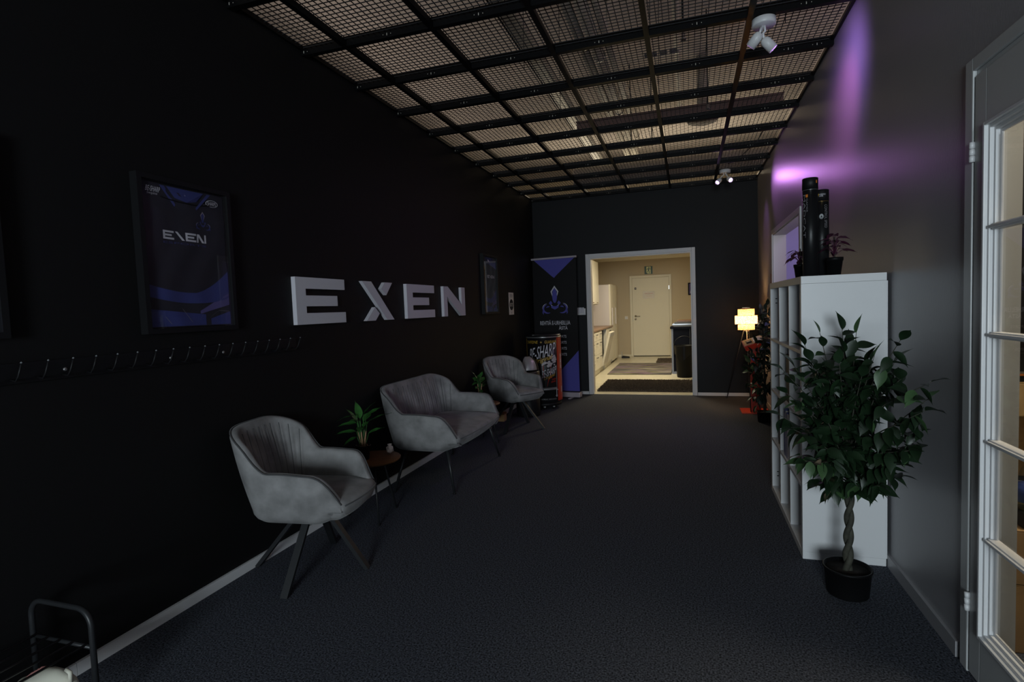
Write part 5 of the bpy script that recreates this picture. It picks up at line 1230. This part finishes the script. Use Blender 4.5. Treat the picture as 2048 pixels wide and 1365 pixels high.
# ---- ficus trees
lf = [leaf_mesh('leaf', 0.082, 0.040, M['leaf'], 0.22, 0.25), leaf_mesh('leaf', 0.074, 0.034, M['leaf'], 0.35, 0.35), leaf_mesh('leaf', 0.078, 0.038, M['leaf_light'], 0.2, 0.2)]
def clampP(p, lim):
    return Vector((min(p.x, lim[0]), min(p.y, lim[1]), p.z))
def ficus(base, label, tips, crown_z, top_z, lim, seed, pot_r, pot_h, scale, trunk_r, nper=9, loc_lim=None):
    rnd = random.Random(seed)
    t = thing('ficus_tree', base, label, 'plant')
    r, h = pot_r, pot_h
    MB().lathe([(0, 0), (r * 0.86, 0), (r * 0.88, 0.004), (r * 0.98, h * 0.92), (r * 1.03, h * 0.93), (r * 1.03, h), (r * 0.97, h), (r * 0.95, h * 0.86), (0, h * 0.86)], n=40).build('pot', M['potblack'], t)
    MB().lathe([(0, h * 0.875), (r * 0.94, h * 0.865)], n=24).build('soil', M['soil'], t)
    zt = crown_z
    for ph in (0, PI):
        pts = []
        for k in range(60):
            q = k / 59; a = ph + q * 8.2 * PI * (zt / 0.55) * 0.62; rr = trunk_r * 0.62
            pts.append((rr * math.cos(a) + 0.02 * q * 0.5, rr * math.sin(a), h * 0.8 + (zt - h * 0.8) * q))
        MB().tube(pts, trunk_r, 10, taper=[trunk_r * (1.0 - 0.25 * k / 59) for k in range(60)]).build('trunk', M['bark'], t)
    MB().tube([(0.01, 0, zt - 0.03), (0.0, 0.0, (zt + top_z) / 2), (-0.01, 0, top_z - 0.08)], trunk_r * 0.6, 8, taper=[trunk_r * 0.9, trunk_r * 0.5, 0.003]).build('trunk_top', M['bark'], t)
    count = 0; extra = MB(); bv = []
    for tip in tips:
        tip = Vector(tip) - Vector(base); z0 = zt + (tip.z - zt) * rnd.uniform(0.1, 0.45)
        if tip.z < zt: z0 = zt + rnd.uniform(0, 0.06)
        p0 = Vector((0, 0, z0)); mid = (p0 + tip) / 2 + Vector((0, 0, rnd.uniform(0.0, 0.05)))
        pts = [p0.lerp(mid, q / 3) if q < 3 else mid for q in range(4)] + [mid.lerp(tip, q / 3) for q in (1, 2, 3)]
        MB().tube(pts, 0.003, 5, taper=[0.004, 0.0036, 0.0032, 0.0028, 0.0022, 0.0018, 0.0012]).build('branch', M['bark'], t)
        for q in range(nper):
            u = 0.28 + 0.72 * q / (nper - 1); k = u * 6; i = min(5, int(k)); p = pts[i].lerp(pts[i + 1], k - i)
            d = (tip - p0).normalized(); sd = d.cross(Vector((0, 0, 1))).normalized() * (1 if q % 2 else -1)
            dv = d * rnd.uniform(0.3, 0.9) + sd * rnd.uniform(0.3, 1.0) + Vector((0, 0, rnd.uniform(-1.3, 0.15)))
            if q == nper - 1: dv = d + Vector((0, 0, -0.2))
            s_ = scale * rnd.uniform(0.75, 1.15); dv.normalize()
            endp = p + dv * 0.085 * s_ + Vector(base)
            if lim and (endp.x > lim[0] - 0.01): dv.x = -abs(dv.x) * 0.3 - 0.1; dv.y -= 0.3
            if lim and (endp.y > lim[1] - 0.01): dv.y = -abs(dv.y) - 0.2
            dv.normalize()
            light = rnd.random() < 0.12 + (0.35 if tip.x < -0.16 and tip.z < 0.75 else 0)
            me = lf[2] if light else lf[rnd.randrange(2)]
            if count < 295:
                put(me, 'leaf', t, p, dv, rnd.uniform(-0.8, 0.8), s_)
            else: bv.append((me, p.copy(), dv.copy(), rnd.uniform(-0.8, 0.8), s_))
            count += 1
    if bv:
        mb = MB()
        for me, p, dv, rl, s_ in bv:
            mt = Matrix.Translation(p) @ Vector(dv).to_track_quat('X', 'Z').to_matrix().to_4x4() @ Matrix.Rotation(rl, 4, 'X') @ Matrix.Scale(s_, 4)
            mb.add([mt @ v.co for v in me.vertices], [tuple(q.vertices) for q in me.polygons], True)
        o = bpy.data.objects.new('foliage', bpy.data.meshes.new('foliage')); COL.objects.link(o); o.parent = t; o['kind'] = 'stuff'
        o.data.from_pydata(mb.v, [], mb.f); o.data.materials.append(M['leaf']); o.data.polygons.foreach_set('use_smooth', [True] * len(mb.f))
    return t
tips = [(0.56, 2.75, 1.2), (0.66, 2.8, 1.21), (0.69, 2.7, 1.2), (0.49, 2.7, 1.15), (0.79, 2.5, 1.18), (0.73, 2.6, 1.11), (0.88, 2.45, 0.97), (0.86, 2.4, 1.03), (0.84, 2.4, 0.92), (0.87, 2.5, 0.83), (0.86, 2.5, 0.77), (0.41, 2.75, 1.03), (0.45, 2.7, 1.05), (0.39, 2.7, 0.83), (0.4, 2.6, 0.95), (0.42, 2.55, 0.8), (0.44, 2.55, 0.69), (0.45, 2.5, 0.68), (0.53, 2.6, 0.57), (0.6, 2.7, 0.5), (0.69, 2.65, 0.52), (0.75, 2.6, 0.56), (0.79, 2.55, 0.67), (0.82, 2.5, 0.74)]
rnd = random.Random(11)
for k in range(34):
    a = rnd.uniform(0, 2 * PI); rr = rnd.uniform(0.05, 0.2); tips.append((0.65 + rr * math.cos(a), min(2.96, 2.68 + rr * math.sin(a)), rnd.uniform(0.60, 1.08)))
for k in range(12):
    a = rnd.uniform(0, 2 * PI); rr = rnd.uniform(0.03, 0.17); tips.append((0.65 + rr * math.cos(a), min(2.95, 2.72 + rr * math.sin(a)), rnd.uniform(0.98, 1.15)))
ficus((0.672, 2.77, 0), 'large ficus tree with braided trunk in front of the white shelf unit', tips, 0.50, 1.18, (0.915, 3.06), 3, 0.097, 0.125, 1.15, 0.0145, 13)
tips2 = []
rnd = random.Random(21)
for k in range(30):
    z = rnd.uniform(0.25, 1.25); rr = 0.05 + 0.10 * math.sin(PI * min(1, max(0, (z - 0.2) / 0.8))) * (z < 0.9); a = rnd.uniform(0, 2 * PI)
    tips2.append((min(0.90, 0.80 + rr * math.cos(a)), 6.55 + rr * math.sin(a), z))
tips2 += [(0.82, 6.5, 1.30), (0.81, 6.6, 1.2), (0.66, 6.5, 0.78), (0.62, 6.5, 0.70), (0.60, 6.45, 0.60), (0.60, 6.5, 0.45), (0.64, 6.4, 0.3), (0.68, 6.4, 0.18)]
ficus((0.785, 6.55, 0), 'second leafy ficus tree farther back beside the red stand', tips2, 0.28, 1.30, (0.92, 9), 8, 0.08, 0.12, 1.25, 0.012, 7)

# ---- floor lamp
lp = thing('tripod_floor_lamp', (0.705, 7.60, 0), 'lit tripod floor lamp with a tiered woven paper shade', 'lamp')
for k, (r0, r1, z0_, z1_, mm) in enumerate([(0.100, 0.100, 1.165, 1.250, 'shade'), (0.135, 0.135, 1.055, 1.165, 'shade_mid'), (0.100, 0.100, 0.980, 1.055, 'shade')]):
    mb = MB(); mb.lathe([(r0, z0_), (r0 + 0.001, (z0_ + z1_) / 2), (r1, z1_)], n=48)
    # faces capped by lathe: rebuild open ring
    me = bpy.data.meshes.new('lamp_shade'); vs = []; fs = []; nn = 48
    for zz_ in (z0_, z1_):
        for q in range(nn): vs.append((r0 * math.cos(2 * PI * q / nn), r0 * math.sin(2 * PI * q / nn), zz_))
    for q in range(nn): fs.append((q, (q + 1) % nn, nn + (q + 1) % nn, nn + q))
    me.from_pydata(vs, [], fs); me.materials.append(M[mm]); [setattr(p, 'use_smooth', True) for p in me.polygons]
    o = bpy.data.objects.new('lamp_shade', me); COL.objects.link(o); o.parent = lp
    rg = MB()
    for zz_ in (z0_, z1_): rg.tube([((r0 + 0.001) * math.cos(2 * PI * q / 32), (r0 + 0.001) * math.sin(2 * PI * q / 32), zz_) for q in range(33)], 0.0022, 5, cap=False)
    rg.build('shade_ring', M['oak'], lp)
def annulus(r0, r1, z):
    vs = []; fs = []; nn = 40
    for r in (r0, r1):
        for q in range(nn): vs.append((r * math.cos(2 * PI * q / nn), r * math.sin(2 * PI * q / nn), z))
    for q in range(nn): fs.append((q, (q + 1) % nn, nn + (q + 1) % nn, nn + q))
    return MB().add(vs, fs)
annulus(0.100, 0.135, 1.165).build('shade_step', M['shade'], lp); annulus(0.100, 0.135, 1.055).build('shade_step', M['shade'], lp)
MB().box(-0.045, 0.045, -0.006, 0.006, 1.262, 1.266).build('top_bar', M['silver'], lp)
MB().tube([(0, 0, 0.955), (0, 0, 1.262)], 0.006, 8).build('pole', M['legblack'], lp)
MB().lathe([(0, 1.075), (0.018, 1.085), (0.028, 1.11), (0.02, 1.14), (0, 1.15)], n=20).build('bulb', mat('lit_bulb', (1, 1, 1), 0.5, emit=(1, 0.72, 0.38), es=12), lp)
for fx, fy in ((-0.215, 0.50), (-0.01, -0.55), (0.19, 0.30)):
    k_ = 0.955
    MB().tube([(fx * 0.12, fy * 0.12, 0.965), (fx, fy, 0.0)], 0.006, 8).build('leg', M['legblack'], lp)
MB().lathe([(0, 0.94), (0.035, 0.94), (0.035, 0.972), (0, 0.972)], n=20).build('leg_hub', M['legblack'], lp)
point('floor_lamp_bulb', (0.705, 7.60, 1.112), 30.0, (1.0, 0.56, 0.22), 0.040)

# ---- red kiosk stand
kk = thing('red_display_stand', (0.76, 7.15, 0), 'orange red display stand with a slanted top next to the floor lamp', 'stand')
MB().rbox(-0.17, 0.15, -0.17, 0.17, 0, 0.012, 0.003).build('base_plate', M['kioskred'], kk)
MB().rbox(-0.055, 0.055, -0.03, 0.03, 0.012, 0.83, 0.004).build('column', M['kioskred'], kk)
mt = Matrix.Translation((0.0, -0.02, 0.845)) @ Matrix.Rotation(R(-18), 4, 'Y') @ Matrix.Rotation(R(14), 4, 'X')
hd = MB().rbox(-0.135, 0.135, -0.10, 0.12, -0.035, 0.03, 0.004, mt).build('tray', M['kioskred'], kk)
MB().rbox(-0.125, 0.125, -0.095, 0.115, 0.030, 0.033, 0.001, mt).build('tray_top', M['lightwood'], hd)
cd = thing('white_card', (0.80, 7.15, 0.0), 'white cards lying on the slanted top of the red stand', 'card')
cd.location = (0.76, 7.15, 0)
MB().rbox(-0.02, 0.09, -0.06, 0.09, 0.0345, 0.040, 0.001, mt).build('sheet', M['paper'], cd); MB().rbox(0.01, 0.07, -0.03, 0.05, 0.0405, 0.044, 0.001, mt).build('upper_sheet', M['printwhite'], cd)
cd2 = thing('small_device', (0.76, 7.15, 0), 'small dark gadget on the left of the red stand top', 'gadget')
MB().rbox(-0.10, -0.035, -0.05, 0.02, 0.0345, 0.050, 0.003, mt).build('body', M['darkplastic'], cd2); MB().rbox(-0.09, -0.045, -0.04, 0.01, 0.0505, 0.052, 0.001, mt).build('screen', M['laptopgrey'], cd2)
wn = thing('small_notice', (XR, 7.02, 1.50), 'small reddish paper on the grey wall beside the hatch', 'notice')
B('sheet', mat('pink_paper', (0.50, 0.22, 0.18), 0.7), -0.003, -0.0005, 0, 0.12, 0, 0.16, wn)
text('lettering', 'AB', M['red'], wn, lambda u, v: (-0.004, 0.12 - u, v), 0.02, 0.10, 0.05, 0.12, 0.02)

# ---- ceiling spotlights
def ceil_lamp(loc, label, heads, group='ceiling spotlights'):
    t = thing('ceiling_spotlight', loc, label, 'spotlight', 0, group)
    MB().lathe([(0, -0.040), (0.062, -0.040), (0.066, -0.036), (0.066, -0.002), (0.060, 0), (0, 0)], n=40).build('canopy', M['white'], t)
    for p, d in heads:
        p = Vector(p); d = Vector(d).normalized(); back = p - d * 0.045
        hd = bpy.data.objects.new('lamp_head', None); COL.objects.link(hd); hd.parent = t; hd.location = p
        q = d.to_track_quat('Z', 'Y').to_matrix().to_4x4()
        MB().lathe([(0, -0.045), (0.014, -0.043), (0.024, -0.034), (0.029, -0.018), (0.029, 0.042), (0.026, 0.042), (0.025, 0.028), (0, 0.028)], n=28, mtx=q).build('housing', M['white'], hd)
        MB().lathe([(0, 0.030), (0.023, 0.030)], n=20, mtx=q).build('lens', M['lamp_emit'], hd)
        MB().tube([(p.x * 0.15, p.y * 0.15, -0.038), (p.x * 0.3, p.y * 0.3, -0.07), (back.x * 0.85, back.y * 0.85, back.z + 0.03), tuple(back + d * 0.012)], 0.007, 8).build('arm', M['white'], t)
    return t
NL = (0.452, 3.62, H - 0.041)
ceil_lamp(NL, 'white twin-head ceiling spotlight nearest the camera', [((-0.048, -0.01, -0.115), (-0.55, 0.25, -0.62)), ((0.022, -0.01, -0.150), (0.62, 0.05, -0.72))])
FL = (0.468, 7.46, H - 0.041)
ceil_lamp(FL, 'white twin-head ceiling spotlight at the far end with bright violet lamps', [((-0.075, -0.02, -0.135), (-0.50, -0.62, -0.55)), ((0.05, -0.02, -0.125), (0.35, -0.80, -0.50))])
# light of the spotlight heads
spot('near_head_right_a', (NL[0] + 0.050, NL[1], NL[2] - 0.185), (XR, NL[1] + 0.16, 2.70), 12.0, (0.50, 0.26, 1.0), 110, 1.0, 0.05)
spot('near_head_right_b', (NL[0] + 0.050, NL[1], NL[2] - 0.185), (XR, NL[1] + 0.30, 2.50), 7.0, (1.0, 0.22, 0.60), 80, 1.0, 0.03)
spot('near_head_left', (NL[0] - 0.075, NL[1] + 0.012, NL[2] - 0.150), (-2.3, 4.6, 0.6), 9, (0.66, 0.42, 1.0), 50, 0.9, 0.012)
spot('far_head_right', (FL[0] + 0.068, FL[1] - 0.06, FL[2] - 0.15), (XR, 6.3, 2.50), 14.0, (0.75, 0.30, 1.0), 62, 1.0, 0.03)
spot('far_head_right_b', (FL[0] + 0.068, FL[1] - 0.02, FL[2] - 0.15), (XR, 7.5, 2.0), 12.0, (0.65, 0.30, 1.0), 70, 1.0, 0.02)
spot('far_head_left', (FL[0] - 0.105, FL[1] - 0.055, FL[2] - 0.165), (-2.0, 5.0, 0.4), 15, (0.80, 0.48, 0.90), 90, 1.0, 0.04)

# ---- shoe rack and shoes (bottom left)
rk = thing('shoe_rack', (-2.10, 1.25, 0), 'black tubular metal shoe rack at the bottom left corner', 'shoe rack')
def hoop(y):
    pts = [(-0.150, y, 0.0), (-0.150, y, 0.335)]
    for k in range(1, 9): a = PI / 2 * k / 8; pts.append((-0.150 + 0.06 * (1 - math.cos(a)), y, 0.335 + 0.06 * math.sin(a)))
    for k in range(0, 9): a = PI / 2 * k / 8; pts.append((0.090 + 0.06 * math.sin(a), y, 0.335 + 0.06 * math.cos(a)))
    pts.append((0.150, y, 0.0)); return MB().tube(pts, 0.0095, 10)
hoop(0).build('end_frame', M['legblack'], rk); hoop(-0.72).build('end_frame', M['legblack'], rk)
for z in (0.262, 0.105):
    for y in (0, -0.72): MB().tube([(-0.146, y, z), (0.146, y, z)], 0.007, 8).build('cross_bar', M['legblack'], rk)
    for k in range(5):
        x = -0.13 + k * 0.062; MB().tube([(x, 0, z + 0.006), (x, -0.72, z + 0.006)], 0.0042, 6).build('shelf_rod', M['legblack'], rk)
def shoe(loc, rz, label):
    t = thing('sneaker', loc, label, 'shoe', rz)
    secs = [(-0.13, 0.028, 0.055, 0.085), (-0.115, 0.034, 0.05, 0.10), (-0.07, 0.040, 0.045, 0.108), (-0.02, 0.042, 0.045, 0.104), (0.04, 0.045, 0.045, 0.082), (0.09, 0.044, 0.042, 0.048), (0.125, 0.036, 0.038, 0.040), (0.145, 0.015, 0.03, 0.032)]
    vs = []; fs = []; n = 14
    for x, wd, _, hh in secs:
        for k in range(n):
            a = PI * k / (n - 1); vs.append((x, wd * math.cos(a), 0.022 + (hh - 0.022) * max(0.0, math.sin(a)) ** 0.8))
    for i in range(len(secs) - 1):
        for k in range(n - 1): fs.append((i * n + k, i * n + k + 1, (i + 1) * n + k + 1, (i + 1) * n + k))
    fs.append(tuple(range(n))); 
    MB().add(vs, fs, True).build('upper', M['shoewhite'], t)
    poly = [(x, wd + 0.003) for x, wd, _, _ in secs] + [(x, -wd - 0.003) for x, wd, _, _ in reversed(secs)]
    MB().prism(poly, lambda u, v: (u, v, 0.0), lambda u, v: (u, v, 0.024)).build('sole', M['white'], t)
    MB().tube([(-0.13, 0, 0.08), (-0.132, 0.0, 0.112), (-0.112, 0, 0.118)], 0.007, 6).build('heel_tab', M['shoewhite'], t)
    mb = MB()
    for k in range(4): mb.tube([(0.02 + k * 0.02, -0.022, 0.088 - k * 0.010), (0.025 + k * 0.02, 0, 0.096 - k * 0.011), (0.02 + k * 0.02, 0.022, 0.088 - k * 0.010)], 0.0025, 5)
    mb.build('laces', M['shoered'], t)
shoe((-2.075, 1.180, 0.116), R(176), 'white sneaker on the lower rack at the bottom left corner')
